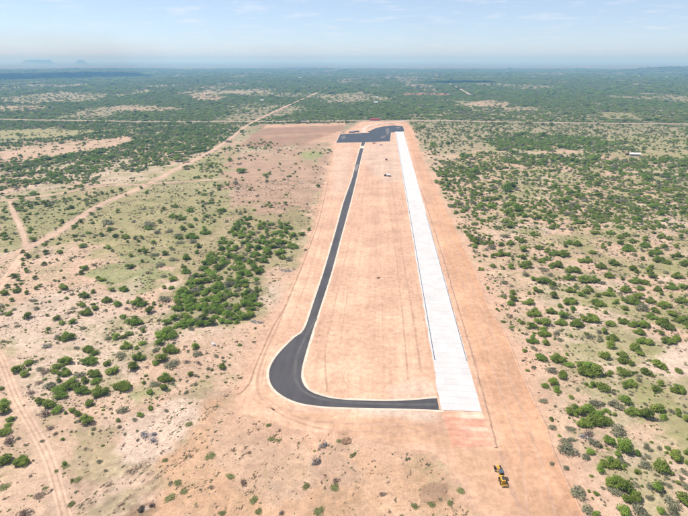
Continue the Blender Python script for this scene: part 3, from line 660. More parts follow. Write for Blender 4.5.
# every bush that can be told apart near the strip: (crop origin x, y, scale, [(x, y, width, kind)...])
SH = [
(0,250,6.88,"40 10 35 d,155 15 35 d,315 15 45 d,415 15 45 d,195 45 50 d,158 70 35 d,255 48 30 d,158 103 35 d,178 138 35 d,105 180 50 d,65 180 30 s,128 205 35 g,240 195 40 d,310 100 40 d,485 70 25 d,585 130 60 g,560 165 45 d,530 170 30 s,55 255 40 d,30 300 60 d,115 285 60 d,125 262 30 d,250 268 40 d,310 262 25 b,440 265 60 d,185 302 40 d,85 350 40 d,240 352 40 s,420 350 30 b,460 338 30 g,500 308 40 s,580 318 75 d,640 295 40 d,680 205 40 d,570 380 50 d,595 432 95 d,655 405 50 d,650 375 25 g,505 400 45 s,475 430 40 b,325 452 30 d,390 472 55 d,185 462 60 d,65 440 50 d,20 440 40 s,430 505 45 g,500 495 55 g,100 410 35 s"),
(100,250,6.88,"85 12 30 d,315 15 50 d,380 32 60 s,455 28 45 d,215 45 35 d,290 82 30 d,210 118 55 d,500 60 60 s,595 55 55 g,665 15 40 g,15 210 50 d,55 230 30 s,80 280 45 d,165 275 75 g,45 350 75 d,500 205 60 d,580 125 50 d,445 265 35 d,490 265 45 g,440 340 80 s,330 155 50 b,415 100 70 s,440 180 50 s,270 365 110 g,335 425 65 d,370 375 35 d,240 405 40 b,125 375 65 g,185 405 40 b,235 490 110 g,510 470 60 g,460 500 60 g,600 490 110 g,580 290 110 g,620 350 100 g,540 400 90 g,600 400 90 g,650 280 80 s,640 220 80 g,590 150 70 g,670 480 60 s,435 440 30 s,160 460 50 g"),
(0,320,6.88,"35 40 30 s,122 40 45 s,435 30 50 g,500 25 60 d,455 120 110 d,395 120 50 s,610 205 90 d,650 230 60 d,620 285 110 g,530 192 40 s,195 300 65 d,240 285 50 s,120 340 75 d,168 375 65 d,275 335 55 s,310 355 70 b,450 285 100 d,395 320 75 d,445 365 100 d,375 355 50 d,270 430 55 b,345 445 90 s,410 420 40 d,490 445 130 d,410 485 85 g,545 380 75 s,590 420 60 d,655 375 100 d,655 425 70 g,215 500 60 b,555 490 80 g,600 495 60 g,665 500 70 d,325 180 60 s,205 340 30 g,410 385 40 s"),
(100,320,6.88,"235 15 110 g,290 50 55 s,300 78 40 d,60 125 55 s,110 120 60 g,145 60 25 d,165 115 45 d,205 95 50 g,180 180 85 d,295 160 55 g,460 95 160 g,590 30 90 g,410 155 80 g,490 205 110 d,660 190 60 g,665 235 70 s,630 60 50 s,265 255 95 d,250 195 40 g,385 205 55 s,235 325 85 d,435 265 85 d,385 295 60 g,45 300 55 d,90 350 80 d,500 300 110 s,450 400 105 d,155 455 130 d,380 440 75 s,435 465 60 d,5 385 50 d,25 500 80 d,140 240 70 s,600 290 50 b,620 380 40 d,345 500 50 g,680 300 40 b"),
(0,390,6.88,"30 90 70 g,35 140 100 d,210 25 70 b,285 85 65 d,340 100 90 d,420 40 90 g,165 105 25 b,315 165 85 b,395 145 65 g,450 160 30 d,495 140 50 d,540 165 50 d,610 100 60 d,610 215 85 d,645 232 40 b,665 40 60 d,350 260 60 b,290 350 35 s,432 338 30 g,30 290 80 d,60 350 90 b,30 490 100 d,150 490 120 d,380 300 40 b"),
(0,400,4.44,"20 380 50 s,175 420 50 b,230 400 20 b,315 460 40 g,200 390 30 g,110 500 60 b,290 290 35 g,250 315 25 g,345 350 40 s"),
(155,400,4.44,"150 105 40 g,245 245 55 g,100 365 45 s,65 430 50 g,130 405 35 s,335 335 40 g,390 365 35 b,505 110 30 g,515 170 35 s,300 500 35 g,440 440 45 s,670 380 40 g,460 490 40 s,250 385 30 b,45 265 30 s,560 500 30 b"),
(310,400,4.44,"110 385 50 s,40 490 60 s,130 180 30 s,115 355 35 b,320 415 30 b,465 470 40 s,540 460 40 g,620 455 35 s,670 400 40 s,60 200 35 b,30 270 45 b"),
(170,220,6.88,"115 260 60 g,200 180 50 d,370 150 60 g,240 80 80 g,150 110 90 g,90 60 50 g,290 285 60 d,60 100 60 s,20 400 60 d,15 470 50 d,70 150 60 s,20 200 40 s,15 265 55 s,195 215 50 g"),
(220,200,6.88,"565 235 50 g,500 320 80 g,455 185 90 g,430 395 60 d,490 360 20 d,470 410 60 s,610 205 35 g,415 160 40 d,445 290 50 d,270 195 40 d,590 345 30 s,135 90 45 s"),
(100,170,6.88,"85 150 35 d,145 138 35 d,15 160 35 d,50 165 25 d,285 125 30 d,505 58 25 d,440 100 25 d,680 165 30 d,675 50 40 d,320 160 35 d,405 183 30 s,495 180 25 b,120 285 40 d,180 175 18 d,300 270 30 s,440 275 35 d,515 250 50 g,455 230 25 s,620 280 60 g,550 330 70 d,500 320 60 g,415 360 40 d,335 400 60 g,335 375 80 s,230 355 40 s,475 420 60 s,570 410 40 g,630 385 45 d,660 340 40 g,640 440 90 g,545 460 60 g,105 455 45 d,150 430 25 d,175 462 65 d,15 452 40 d,240 470 35 d,265 490 30 d,288 465 35 d,25 390 20 d,190 495 25 d,75 410 45 d,60 360 80 s,390 425 50 s,640 490 60 s,560 490 70 s,370 495 40 g"),
(520,300,6.88,"95 90 95 d,60 20 80 d,215 80 80 d,290 110 70 g,365 60 50 g,335 15 60 d,550 25 80 d,485 130 120 d,165 155 75 d,120 150 50 g,280 155 85 d,390 165 100 d,350 120 60 s,80 180 60 g,165 230 90 d,250 230 50 s,85 280 85 g,180 300 60 d,95 330 50 s,150 400 80 g,255 405 105 d,215 480 80 s,335 450 55 g,475 250 60 s,615 165 70 d,635 260 85 d,580 220 50 d,620 320 70 d,575 390 75 d,480 485 170 d,420 450 70 d,290 505 60 d,680 480 40 d,680 130 30 d,640 22 25 d,350 250 35 g,275 270 50 s,670 370 30 d"),
(600,300,7.82,"185 65 60 d,20 40 60 d,290 30 50 g,330 60 110 s,430 80 70 d,500 35 110 d,400 130 90 g,75 185 80 d,180 170 90 d,260 190 90 d,340 190 110 d,310 250 95 d,485 175 120 d,530 210 80 d,560 110 70 d,630 150 110 d,680 190 70 d,330 320 100 g,385 340 70 d,260 375 90 d,310 420 70 d,90 290 100 d,40 250 50 g,80 360 75 d,540 320 110 d,480 260 50 d,600 300 70 d,30 440 80 d,170 470 80 d,240 495 60 d,455 505 95 d,180 430 70 d,130 20 50 g,215 15 60 g"),
(540,370,6.88,"90 80 80 d,160 50 60 d,110 140 60 g,30 110 50 g,355 20 130 d,365 100 50 g,430 115 85 d,580 20 80 d,615 90 100 d,380 225 90 s,240 280 130 d,300 370 110 d,400 340 170 d,340 280 100 g,525 235 85 s,590 205 90 g,640 285 110 d,80 390 60 s,210 400 70 s,470 490 80 g,575 510 110 g,180 500 90 s,540 420 110 s,330 440 80 b,580 115 35 d,370 500 80 s,630 310 40 d,20 210 60 s"),
(600,366,7.82,"165 60 90 d,360 45 90 d,480 10 70 d,610 40 60 d,430 180 75 d,470 145 60 d,605 185 125 d,185 165 40 d,350 380 110 d,450 340 95 d,490 400 60 g,610 355 50 d,670 420 60 d,560 355 50 s"),
(540,440,6.79,"185 65 110 s,340 80 60 g,470 155 125 d,525 95 50 g,575 60 110 g,660 95 50 g,410 205 60 g,180 190 50 s,260 350 115 s,510 290 150 d,505 350 80 s,580 320 100 d,625 390 130 d,655 420 80 d,570 480 90 g,315 470 90 s,375 505 50 g,80 160 40 s,650 300 60 s,330 350 25 d,355 395 20 d,435 420 20 b"),
(600,440,6.78,"265 90 60 g,300 165 80 s,415 180 110 d,510 120 95 d,590 160 40 d,385 320 80 g,340 315 60 s,570 405 110 d,455 255 40 s,470 310 45 s,400 50 40 s,310 50 40 s,585 90 40 d,340 390 60 s,410 480 60 g,280 490 120 s,480 420 100 s,500 480 90 s,580 310 50 s"),
(490,230,6.88,"75 100 45 d,140 90 65 d,100 40 60 s,185 60 50 d,220 75 60 d,65 165 80 d,115 170 50 g,15 185 40 d,20 250 45 d,335 125 65 d,300 30 60 g,225 140 55 d,390 150 50 d,240 245 100 d,225 190 50 d,435 165 80 g,500 170 90 d,515 115 40 d,600 100 70 d,545 90 60 g,665 210 80 d,620 215 45 d,300 200 35 d,350 215 60 d,390 200 60 g,430 245 70 d,475 250 60 d,155 205 30 d,140 260 55 g,245 310 60 s,335 355 60 d,300 340 50 g,385 350 60 g,425 375 50 d,410 310 50 s,540 325 85 g,550 275 80 d,600 280 60 d,650 340 100 d,620 360 60 d,550 415 75 d,665 425 50 d,625 440 60 g,440 460 60 d,310 415 45 d,345 425 40 d,265 440 30 d,300 440 25 d,160 435 50 d,155 475 60 d,270 500 90 d,100 360 60 s,150 385 35 s,555 490 90 d,520 500 50 d,140 505 60 g,365 270 70 s,165 340 20 b,90 450 50 s"),
(590,230,6.97,"20 20 50 d,140 20 60 g,250 35 60 d,315 40 40 s,205 90 50 d,210 50 60 d,265 130 100 g,295 80 60 d,380 65 50 d,495 45 70 d,550 60 55 d,630 50 45 d,515 115 60 d,380 105 80 g,600 120 45 d,460 150 90 g,420 175 50 d,90 130 40 d,130 105 35 d,15 160 50 d,165 230 80 d,75 255 80 d,130 315 75 d,25 345 85 d,365 205 40 d,470 210 80 d,525 225 60 d,600 180 50 d,575 190 40 d,660 240 80 d,290 270 60 d,355 255 50 s,320 295 40 d,405 285 50 d,420 260 40 d,435 325 65 d,600 325 85 d,530 300 50 s,310 355 85 g,370 365 65 d,490 365 50 s,225 340 40 d,245 415 85 d,130 440 85 d,50 455 45 d,350 405 60 g,565 400 90 g,640 400 60 g,470 415 70 d,495 445 40 d,640 495 85 d,510 510 100 d,420 490 80 d,290 490 100 d,330 460 70 d,45 505 80 d,185 505 60 d,560 465 30 d,10 420 40 d"),
]
bushes = []                                  # px, py, width px, kind
def add_bush(px, py, w, k):
    for (qx, qy, qw, _) in bushes:
        if abs(px-qx) < .32*min(w, qw)+.4 and abs(py-qy) < .25*min(w, qw)+.4: return
    bushes.append((px, py, w, k))
for ox, oy, s, txt in SH:
    for e in txt.split(','):
        x, y, w, k = e.split()
        if s == 4.44 and k in 'gs': k = 'w'       # low weeds on the scraped ground
        bx, by, bw = ox+float(x)/s, oy+float(y)/s, max(1.6, float(w)/s)
        if bw*depth(bx, by)/F > 6.5 and k in 'dg':      # a clump of several bushes
            for q, (ex, ey, ew) in enumerate(((-.27,.05,.55),(.25,.08,.58),(.02,-.14,.5),(-.05,.16,.42))): add_bush(bx+ex*bw, by+ey*bw, ew*bw, k if q != 2 else 'g')
        else: add_bush(bx, by, bw, k)
GROVE = [(243,214),(262,222),(283,226),(300,236),(288,250),(266,262),(258,276),(262,300),(250,322),(178,326),(176,298),(186,282),(204,264),(214,246),(232,228)]
gr = np.random.RandomState(5)
for _ in range(1100):
    px, py = gr.uniform(172, 306), gr.uniform(212, 328)
    if sdf(GROVE, np.array([px]), np.array([py]))[0] < 0 and vnoise(px/9, py/7, 88) > .22:
        k = 'g' if gr.rand() < .7 else 's' if gr.rand() < .55 else 'd'
        add_bush(px, py, gr.uniform(4.2, 9.5)*(0.75+.45*(py-212)/116), k)
def rnd_rot(): return rnd.uniform(0, 6.283)
placed = []
for px, py, w, k in bushes:
    wm = w*depth(px, py)/F; py2 = py + .10*w
    g = P(px, py2); placed.append([px, py2, g[0], g[1], float(gz(*g)[0]), wm, k])
placed.sort(key=lambda r: -r[5]/math.hypot(r[2], r[3]))
NAME = {'d':('juniper_bush','dark juniper bush','bush'), 'g':('mesquite_bush','bright green mesquite','bush'), 's':('sage_bush','grey-green sage bush','bush'), 'w':('weed_patch','flat green weed patch','weeds'), 'b':('dead_bush','brown dry bush','bush')}
ANCH = [((495,476),'the yellow motor grader'),((150,438),'the grey brush pile in the cleared sand'),((283,273),'the brush pile beside the windrow'),((257,323),'the pale brush pile left of the taxiway bulge'),
        ((213,346),'the white debris left of the taxiway'),((250,262),'the middle of the green thicket'),((205,300),'the near end of the green thicket'),((290,232),'the far end of the green thicket'),((122,187),'the dirt road junction'),((26,247),'the fork of the dirt roads'),
        ((10,201),'the spur track junction'),((70,232),'the bend of the broad dirt road'),((135,275),'the round grassy clearing'),((48,270),'the small grass patch'),((8,375),'the first bend of the sandy track'),((35,430),'the middle of the sandy track'),((58,490),'the near end of the sandy track'),
        ((85,335),'the middle of the left sandy flat'),((120,400),'the near edge of the left scrub'),((60,300),'the far half of the left sandy flat'),((165,360),'the scrub left of the taxiway bulge'),((175,225),'the grassy slope behind the thicket'),((345,440),'the dark soil scar'),((432,494),'the brown dug patch'),((276,486),'the dark scorched spot'),
        ((533,400),'the right edge of the graded strip'),((500,270),'the far stretch of the right windrow'),((545,330),'the middle stretch of the right windrow'),((590,470),'the sandy lane right of the strip'),((670,355),'the pale bare clearing'),((640,430),'the small bare clearing'),((590,352),'the pale grass clearing'),((675,400),'the grassy clearing at the right'),
        ((560,250),'the middle of the right scrub'),((620,255),'the dense right scrub'),((660,285),'the far right of the right scrub'),((630,320),'the densest right clump'),((585,300),'the centre of the right scrub'),((645,485),'the grassy near corner at the right'),((600,415),'the biggest paired clump at the right')]
DIRS = ['right of','behind-right of','straight behind','behind-left of','left of','front-left of','in front of','front-right of']
ORD = ['nearest','second nearest','third nearest','fourth nearest','fifth nearest','sixth nearest','seventh nearest','eighth nearest','ninth nearest','tenth nearest','eleventh nearest','twelfth nearest'] + [q+' nearest' for q in 'thirteenth fourteenth fifteenth sixteenth seventeenth eighteenth nineteenth twentieth'.split()]
info = []
for r in placed:
    best = min(range(len(ANCH)), key=lambda i: (ANCH[i][0][0]-r[0])**2 + (1.5*(ANCH[i][0][1]-r[1]))**2)
    dx = r[0]-ANCH[best][0][0]; dy = -(r[1]-ANCH[best][0][1])*1.5
    info.append((best, int(round(math.atan2(dy, dx)/(math.pi/4))) % 8, math.hypot(dx, dy)))
from collections import defaultdict
grp = defaultdict(list)
for i, r in enumerate(placed): grp[(info[i][0], info[i][1], r[6])].append(i)
rank = {}
for k, l in grp.items():
    for j, i in enumerate(sorted(l, key=lambda i: info[i][2])): rank[i] = (j, len(l))
count = defaultdict(int); over = []
GROUPN = {'d':'juniper bushes scattered over the scrubland','g':'mesquite bushes scattered over the scrubland','s':'sage bushes scattered over the scrubland','w':'weed patches on the cleared sand', 'b':'dry bushes scattered over the scrubland'}
for i, (px, py, x, y, z, wm, k) in enumerate(placed):
    if count[k] >= 298: over.append(placed[i]); continue
    count[k] += 1
    a, d, _ = info[i]; j, n = rank[i]
    nm, lab, cat = NAME[k]
    lab = lab.replace('flat green ', 'flat ') if n > 1 and len(ANCH[a][1].split()) > 7 else lab
    lab = (lab if n == 1 else ORD[min(j, 19)] + ' ' + lab) + ' ' + DIRS[d] + ' ' + ANCH[a][1]
    hz = {'d':.62,'g':.6,'s':.5,'b':.55,'w':.3}[k]*rnd.uniform(.85, 1.15); s = wm/2*1.15
    t = empty(nm, (x, y, z-.04), rnd_rot(), lab, cat, GROUPN[k], (s, s*rnd.uniform(.85, 1.12), s*hz/.6*(1.0 if wm > 3.5 else 1.15)))
    cmesh, tmesh = rnd.choice(KIND[k])
    link('crown', cmesh, None, t); link('trunk', tmesh, None, t)
print('bushes', dict(count), 'over', len(over))

# ------------------------------------------------------------------ scattered scrub that nobody could count
def proto(name, me):
    o = bpy.data.objects.new(name, me); return o
PCOL = bpy.data.collections.new('plant_shapes')
protos = {}
def instancer(name, pts, scale, rot, pid, meshes, label=None):
    me = bpy.data.meshes.new(name); n = len(pts); me.vertices.add(n); me.vertices.foreach_set('co', np.asarray(pts, np.float32).ravel())
    a = me.attributes.new('scl', 'FLOAT_VECTOR', 'POINT'); a.data.foreach_set('vector', np.asarray(scale, np.float32).ravel())
    a = me.attributes.new('rot', 'FLOAT_VECTOR', 'POINT'); a.data.foreach_set('vector', np.stack([np.zeros(n), np.zeros(n), rot], 1).astype(np.float32).ravel())
    a = me.attributes.new('pid', 'INT', 'POINT'); a.data.foreach_set('value', np.asarray(pid, np.int32))
    o = link(name, me); tag(o, kind='stuff')
    if label: o['label'] = label
    ng = bpy.data.node_groups.new(name, 'GeometryNodeTree')
    ng.interface.new_socket('Geometry', in_out='INPUT', socket_type='NodeSocketGeometry'); ng.interface.new_socket('Geometry', in_out='OUTPUT', socket_type='NodeSocketGeometry')
    gi = ng.nodes.new('NodeGroupInput'); go = ng.nodes.new('NodeGroupOutput'); L = ng.links.new
    iop = ng.nodes.new('GeometryNodeInstanceOnPoints'); iop.inputs['Pick Instance'].default_value = True
    ji = ng.nodes.new('GeometryNodeJoinGeometry')
    for me_ in reversed(meshes):            # the join node lists the last link first
        po = bpy.data.objects.new('plant_shape', me_); PCOL.objects.link(po)
        oi = ng.nodes.new('GeometryNodeObjectInfo'); oi.inputs['Object'].default_value = po; oi.inputs['As Instance'].default_value = True
        L(oi.outputs['Geometry'], ji.inputs[0])
    def attr(nm, t):
        q = ng.nodes.new('GeometryNodeInputNamedAttribute'); q.data_type = t; q.inputs['Name'].default_value = nm; return q.outputs['Attribute']
    L(gi.outputs[0], iop.inputs['Points']); L(ji.outputs[0], iop.inputs['Instance'])
    L(attr('pid', 'INT'), iop.inputs['Instance Index']); L(attr('rot', 'FLOAT_VECTOR'), iop.inputs['Rotation']); L(attr('scl', 'FLOAT_VECTOR'), iop.inputs['Scale'])
    L(iop.outputs[0], go.inputs[0])
    mod = o.modifiers.new('scatter', 'NODES'); mod.node_group = ng
    return o

# cover[0..1] of bushes as a function of place
BASE_ZONES = [  # outline px, cover, share mesquite, wobble
 ([(-200,190),(0,190),(105,184),(210,150),(245,126),(260,122.5),(170,123),(-200,121)], .38, .65, 4),
 ([(-200,163),(0,163),(40,160),(95,151),(135,141),(138,137),(60,143),(0,148),(-200,150)], .10, .2, 3),
 ([(-200,141),(0,140),(60,138),(105,131),(50,129),(0,130),(-200,130)], .22, .3, 3),
 ([(0,170),(60,163),(125,156),(130,150),(95,148),(60,156),(0,160)], .85, .7, 3),
 ([(110,150),(150,128),(235,128),(245,132),(200,152),(140,152)], .62, .7, 4),
 ([(-200,260),(0,250),(0,196),(100,190),(215,150),(240,150),(232,180),(228,212),(170,258),(60,250)], .10, .4, 5),
 ([(222,158),(262,146),(333,144),(318,214),(298,222),(246,232),(226,208)], .025, .5, 4),
 ([(410,110),(480,108),(560,110),(700,111),(900,113),(900,126),(412,121.5)], .36, .4, 3),
 ([(410,120.5),(900,125.5),(900,150),(600,150),(560,146),(500,136),(470,148),(432,156),(416,135)], .12, .4, 4),
 ([(480,139),(520,133),(600,138),(640,152),(560,150),(500,150)], .72, .85, 3),
 ([(430,170),(436,162),(480,152),(560,154),(640,158),(900,152),(900,175),(640,172),(520,166),(450,182)], .40, .75, 4),
 ([(436,182),(520,166),(640,172),(900,175),(900,232),(690,232),(590,230),(490,232),(462,232)], .29, .66, 5),
 ([(462,232),(492,232),(498,305),(490,300)], .16, .4, 5),
 ([(688,230),(1000,230),(1000,560),(688,560)], .36, .2, 6),
 ([(-300,255),(0,250),(0,560),(-300,560)], .15, .2, 6),
 ([(245,146),(264,124.6),(410,121),(414,140),(334,143)], 0, 0, 1),
 ([(238,147),(262,140),(285,146),(262,150)], .12, .6, 1),
]
EXCL = [[(-5,249),(200,249),(262,262),(262,330),(205,400),(102,470),(0,470)], [(100,172),(200,172),(205,248),(100,248)], GROVE, [(492,230),(690,230),(690,520),(585,520),(516,362),(490,300)]]
def cover(x, y, px, py):
    D = np.hypot(x, y)
    c = np.zeros(len(x)) + .02*sstep(420, 520, D); g = np.zeros(len(x)) + .45
    # wooded plain beyond the road, thinner where the soil shows
    plain_ = sstep(1180, 1260, D)
    t = fbm(x/230, y/520, 71, 5); cl = sstep(.66, .44, t)*.52 + .09
    c = np.where(plain_ > .5, cl, c); g = np.where(plain_ > .5, .55, g)
    for k, (poly, cv, ms, wob) in enumerate(BASE_ZONES):
        p = np.asarray(poly, float); m = (px > p[:,0].min()-10) & (px < p[:,0].max()+10) & (py > p[:,1].min()-10) & (py < p[:,1].max()+10)
        if not m.any(): continue
        lam = max(6., wob*float(depth(*np.clip(p.mean(0), (0,70), (688,516))))/F*3)
        d = sdf(p, px[m], py[m]) + (fbm(x[m]/lam, y[m]/lam, 600+k, 3)-.5)*3*wob
        a = d < 0; ii = np.where(m)[0][a]
        lump = sstep(.32, .66, fbm(x[ii]/19, y[ii]/19, 640, 4))*1.15+.42
        c[ii] = cv*lump; g[ii] = ms
    for k, (poly, colr, soft, wob, st_) in enumerate(PATCH[13:26]):
        if colr is OLIVE: continue
        c = np.where(sdf(poly, px, py) < 0, c*.18, c)
    for e, cv in zip(EXCL, (.06, .05, .12, .17)): ins = sdf(e, px, py) < 0; c = np.where(ins, cv*(.3+1.6*sstep(.4,.62,fbm(x/15, y/15, 655, 3))), c); g = np.where(ins, .35, g)
    gs = sdf(GRADED_W, x, y); c = np.where(gs < 3, 0, c)
    for k, (ln, w) in ROADS_W.items(): c = np.where(pdist(ln, x, y) < w*.5+(12 if k == 'highway' else 1.5), 0, c)
    return c, g
rs = np.random.RandomState(9)
S_pts, S_scl, S_rot, S_pid = [], [], [], []
# (near, far, cell area m2, mean width m, side factor)
for d0, d1, cell, wmean in ((110, 520, 7, 2.8), (520, 1250, 9, 3.4), (1250, 2300, 26, 5.6), (2300, 4500, 90, 9.5), (4500, 9000, 420, 20)):
    half = lambda d: .78*d+90
    n = int((half(d1)+half(d0))*(d1-d0)/cell)
    y = np.sqrt(rs.uniform(d0*d0, d1*d1, n)); x = rs.uniform(-1, 1, n)*half(y)
    px, py = G2P(x, y)
    c, g = cover(x, y, px, py)
    pr = c*cell/(wmean*wmean*.62)
    m = rs.rand(n) < pr; x, y, g = x[m], y[m], g[m]; k = len(x)
    w = wmean*np.exp(rs.normal(0, .42, k))/2
    qx, qy = G2P(x, y); small = np.zeros(k, bool)
    for e in EXCL: small |= sdf(e, qx, qy) < 0
    w = np.where(small, w*.55, w)
    z = gz(x, y) - .05
    u = rs.rand(k); pid = np.where(u < np.where(small, .48, .26), 9+rs.randint(0, 3, k), np.where(rs.rand(k) < g, 5+rs.randint(0, 4, k), rs.randint(0, 5, k)))
    S_pts.append(np.stack([x, y, z], 1)); hh = w*rs.uniform(.85, 1.3, k)*(1.0 if wmean < 5.5 else .62 if wmean < 15 else .4)
    S_scl.append(np.stack([w*1.1, w*rs.uniform(.85, 1.25, k), hh], 1)); S_rot.append(rs.uniform(0, 6.283, k)); S_pid.append(pid)
if over:
    r = np.array([[q[2], q[3], q[4]] for q in over]); S_pts.append(r); s = np.array([q[5]*.56 for q in over])
    S_scl.append(np.stack([s, s, s], 1)); S_rot.append(rs.uniform(0, 6.283, len(over))); S_pid.append(np.array([{'d':0,'g':5,'s':9,'b':9,'w':9}[q[6]] for q in over]))
allm = [q[0] for q in KIND['d']]+[q[0] for q in KIND['g']]+[q[0] for q in KIND['s']]
print('scrub', sum(len(p) for p in S_pts), [len(p) for p in S_pts])
instancer('scrubland', np.concatenate(S_pts), np.concatenate(S_scl), np.concatenate(S_rot), np.concatenate(S_pid), allm, 'mass of green scrub bushes covering the plain to the horizon')

# low tufts and litter between the bushes, near the strip
def tuft_mesh(seed, n, leaf, hgt):
    v, f = leaf_cloud(seed, 4, n, leaf, hgt, .5, .1); return mesh_np('tuft', v, f)
tufts = []
for i in range(3): me = tuft_mesh(900+i, 60, .16, .35); me.materials.append(M['grass']); tufts.append(me)
for i in range(2): me = tuft_mesh(920+i, 60, .15, .4); me.materials.append(M['sage']); tufts.append(me)
for i in range(2): me = tuft_mesh(940+i, 50, .12, .3); me.materials.append(M['dry']); tufts.append(me)
n = 330000; y = np.sqrt(rs.uniform(110**2, 620**2, n)); x = rs.uniform(-1, 1, n)*(.78*y+70)
px, py = G2P(x, y); gs = sdf(GRADED_W, x, y)
v = np.dot(np.stack([x, y], 1)-RC0, RN)
f = .08 + .92*sstep(.44, .66, fbm(x/9, y/9, 701, 4))
bare = sstep(0, -14, sdf([(60,470),(140,400),(250,385),(330,430),(420,460),(470,520),(90,560)], px, py)); f = f*(1-.9*bare)
f = np.where(gs < 4, 0, f)
for k, (ln, w) in ROADS_W.items(): f = np.where(pdist(ln, x, y) < w*.5+.6, f*.02, f)
f = np.where(sdf([(0,395),(18,398),(40,440),(60,516),(0,516)], px, py) < 0, f*.6, f)
f = np.where(sdf([(562,452),(588,452),(612,486),(628,530),(604,530),(584,490)], px, py) < 0, f*.1, f)
f = np.where(sdf([(652,360),(688,338),(720,330),(720,372),(668,374)], px, py) < 0, f*.1, f)
m = rs.rand(n) < f*.6; x, y = x[m], y[m]; k = len(x); print('tufts', k)
w = .42*np.exp(rs.normal(0, .5, k)); gmask = fbm(x/26, y/26, 711, 3) > .5
pid = np.where(rs.rand(k) < .42, np.where(gmask, rs.randint(0, 3, k), 5+rs.randint(0, 2, k)), np.where(rs.rand(k) < .5, 3+rs.randint(0, 2, k), 5+rs.randint(0, 2, k)))
instancer('dry_grass', np.stack([x, y, gz(x, y)-.02], 1), np.stack([w, w, w*.8], 1), rs.uniform(0, 6.283, k), pid, tufts, 'thin dry grass tufts and low weeds between the bushes')

# dead twigs and root litter raked into lines on the scraped ground
n = 150000; y = rs.uniform(105, 330, n); x = rs.uniform(-230, 70, n); px, py = G2P(x, y)
bare = sstep(4, -16, sdf([(40,480),(120,405),(215,360),(252,372),(240,400),(330,436),(420,450),(478,520),(478,560),(60,560)], px, py))
u = x*STREAK_A[0]+y*STREAK_A[1]; v = x*STREAK_A[1]-y*STREAK_A[0]
f = bare*(.03 + sstep(.52, .68, fbm(u/13, v/2.4, 61, 4))*(.25+sstep(.4, .62, fbm(x/18, y/18, 733, 3))))
f = np.where(sdf(GRADED_W, x, y) < 2, f*.05, f)
m = rs.rand(n) < f*.5; x, y = x[m], y[m]; k = len(x); w = .27*np.exp(rs.normal(0, .5, k)); print('litter', k)
pid = np.where(rs.rand(k) < .68, 5+rs.randint(0, 2, k), np.where(rs.rand(k) < .5, 3+rs.randint(0, 2, k), rs.randint(0, 3, k)))
ra = math.atan2(STREAK_A[1], STREAK_A[0]) + rs.normal(0, .35, k)
instancer('twig_litter', np.stack([x, y, gz(x, y)-.02], 1), np.stack([w*rs.uniform(1, 2.6, k), w, w*.7], 1), ra, pid, tufts, 'dead twigs and root litter raked over the scraped sand')

# soil clods on the graded strip
cl = []
for i in range(3):
    bm = bmesh.new(); bmesh.ops.create_icosphere(bm, subdivisions=1, radius=1)
    for v_ in bm.verts: v_.co *= rnd.uniform(.65, 1.2); v_.co.z *= .6
    me = bpy.data.meshes.new('clod'); bm.to_mesh(me); bm.free(); me.materials.append(plain('clod_soil_%d' % i, (.27,.165,.11), .95)); cl.append(me)
n = 9000; y = np.sqrt(rs.uniform(115**2, 640**2, n)); x = rs.uniform(-90, 170, n); gs = sdf(GRADED_W, x, y)
q = np.stack([x, y], 1)-RC0; v = q@RN; s = q@RD
ok = (gs < -1) & (sdf(TAXI_S, x, y) > 1.5) & ((np.abs(v) > RW*.5+.6) | (s < -14)) & (rs.rand(n) < .12+.88*sstep(.5, .66, fbm(x/14, y/14, 801, 3)))
x, y = x[ok], y[ok]; k = len(x); w = .13*np.exp(rs.normal(0, .5, k))
instancer('soil_clods', np.stack([x, y, np.full(k, .03)], 1), np.stack([w, w*1.2, w], 1), rs.uniform(0, 6.283, k), rs.randint(0, 3, k), cl, 'loose soil clods strewn over the graded strip')

# ------------------------------------------------------------------ heaps of cleared brush
def brush_pile(px, py, wpx, seed, label, mat, n=150):
    g = P(px, py); w = wpx*depth(px, py)/F; r = random.Random(seed); m = MB(); lob = [(r.uniform(-.36, .36)*w, r.uniform(-.22, .22)*w, r.uniform(.12, .24)*w) for _ in range(5)]
    for _ in range(n):
        lx, ly, lr = lob[r.randrange(len(lob))]; a = r.random()*6.283; d = abs(r.gauss(0, .5))*lr; c = Vector((lx+math.cos(a)*d, ly+math.sin(a)*d*.8, 0)); hh = .85*max(0, 1-(d/lr)**2)+.12
        e = r.random()*6.283; l = r.uniform(.4, 1.5); c.z = r.uniform(.04, hh); dv_ = Vector((math.cos(e)*l, math.sin(e)*l, r.uniform(-.25, .25)))
        p1 = c+dv_*.5; p0 = c-dv_*.5; p0.z = max(.02, p0.z); p1.z = max(.02, p1.z)
        m.tube(p0, p1, r.uniform(.05, .12), r.uniform(.02, .05), 4)
    t = empty('brush_pile', (g[0], g[1], float(gz(*g)[0])), 0, label, 'brush pile', 'piles of cleared brush')
    m.build('branches', mat, t)
    b = MB(); k = 14
    ringv = [(math.cos(2*math.pi*i/k)*w*.36*r.uniform(.5,1.2), math.sin(2*math.pi*i/k)*w*.24*r.uniform(.5,1.2), -.05) for i in range(k)]
    top = [(x_*.5, y_*.5, r.uniform(.08, .22)) for x_, y_, _ in ringv]
    b.add(ringv+top, [(i, (i+1)%k, (i+1)%k+k, i+k) for i in range(k)]+[tuple(range(k, 2*k))]); b.build('soil_base', M['brown2'], t)
M['brown2'] = plain('pile_soil', (.33,.245,.19), .95, 0, .3, 1.2)
M['greydead'] = plain('bleached_branches', (.34,.31,.30), .9, 0, .4, 1.5)
brush_pile(150, 437, 25, 1, 'wide heap of grey bleached branches on the bare cleared sand', M['greydead'], 330)
brush_pile(287, 271, 19, 2, 'pale heap of cleared branches beside the windrow near the thicket', M['greydead'], 260)
brush_pile(257, 323, 15, 3, 'small whitish branch heap left of the taxiway above its bulge', M['greydead'], 170)
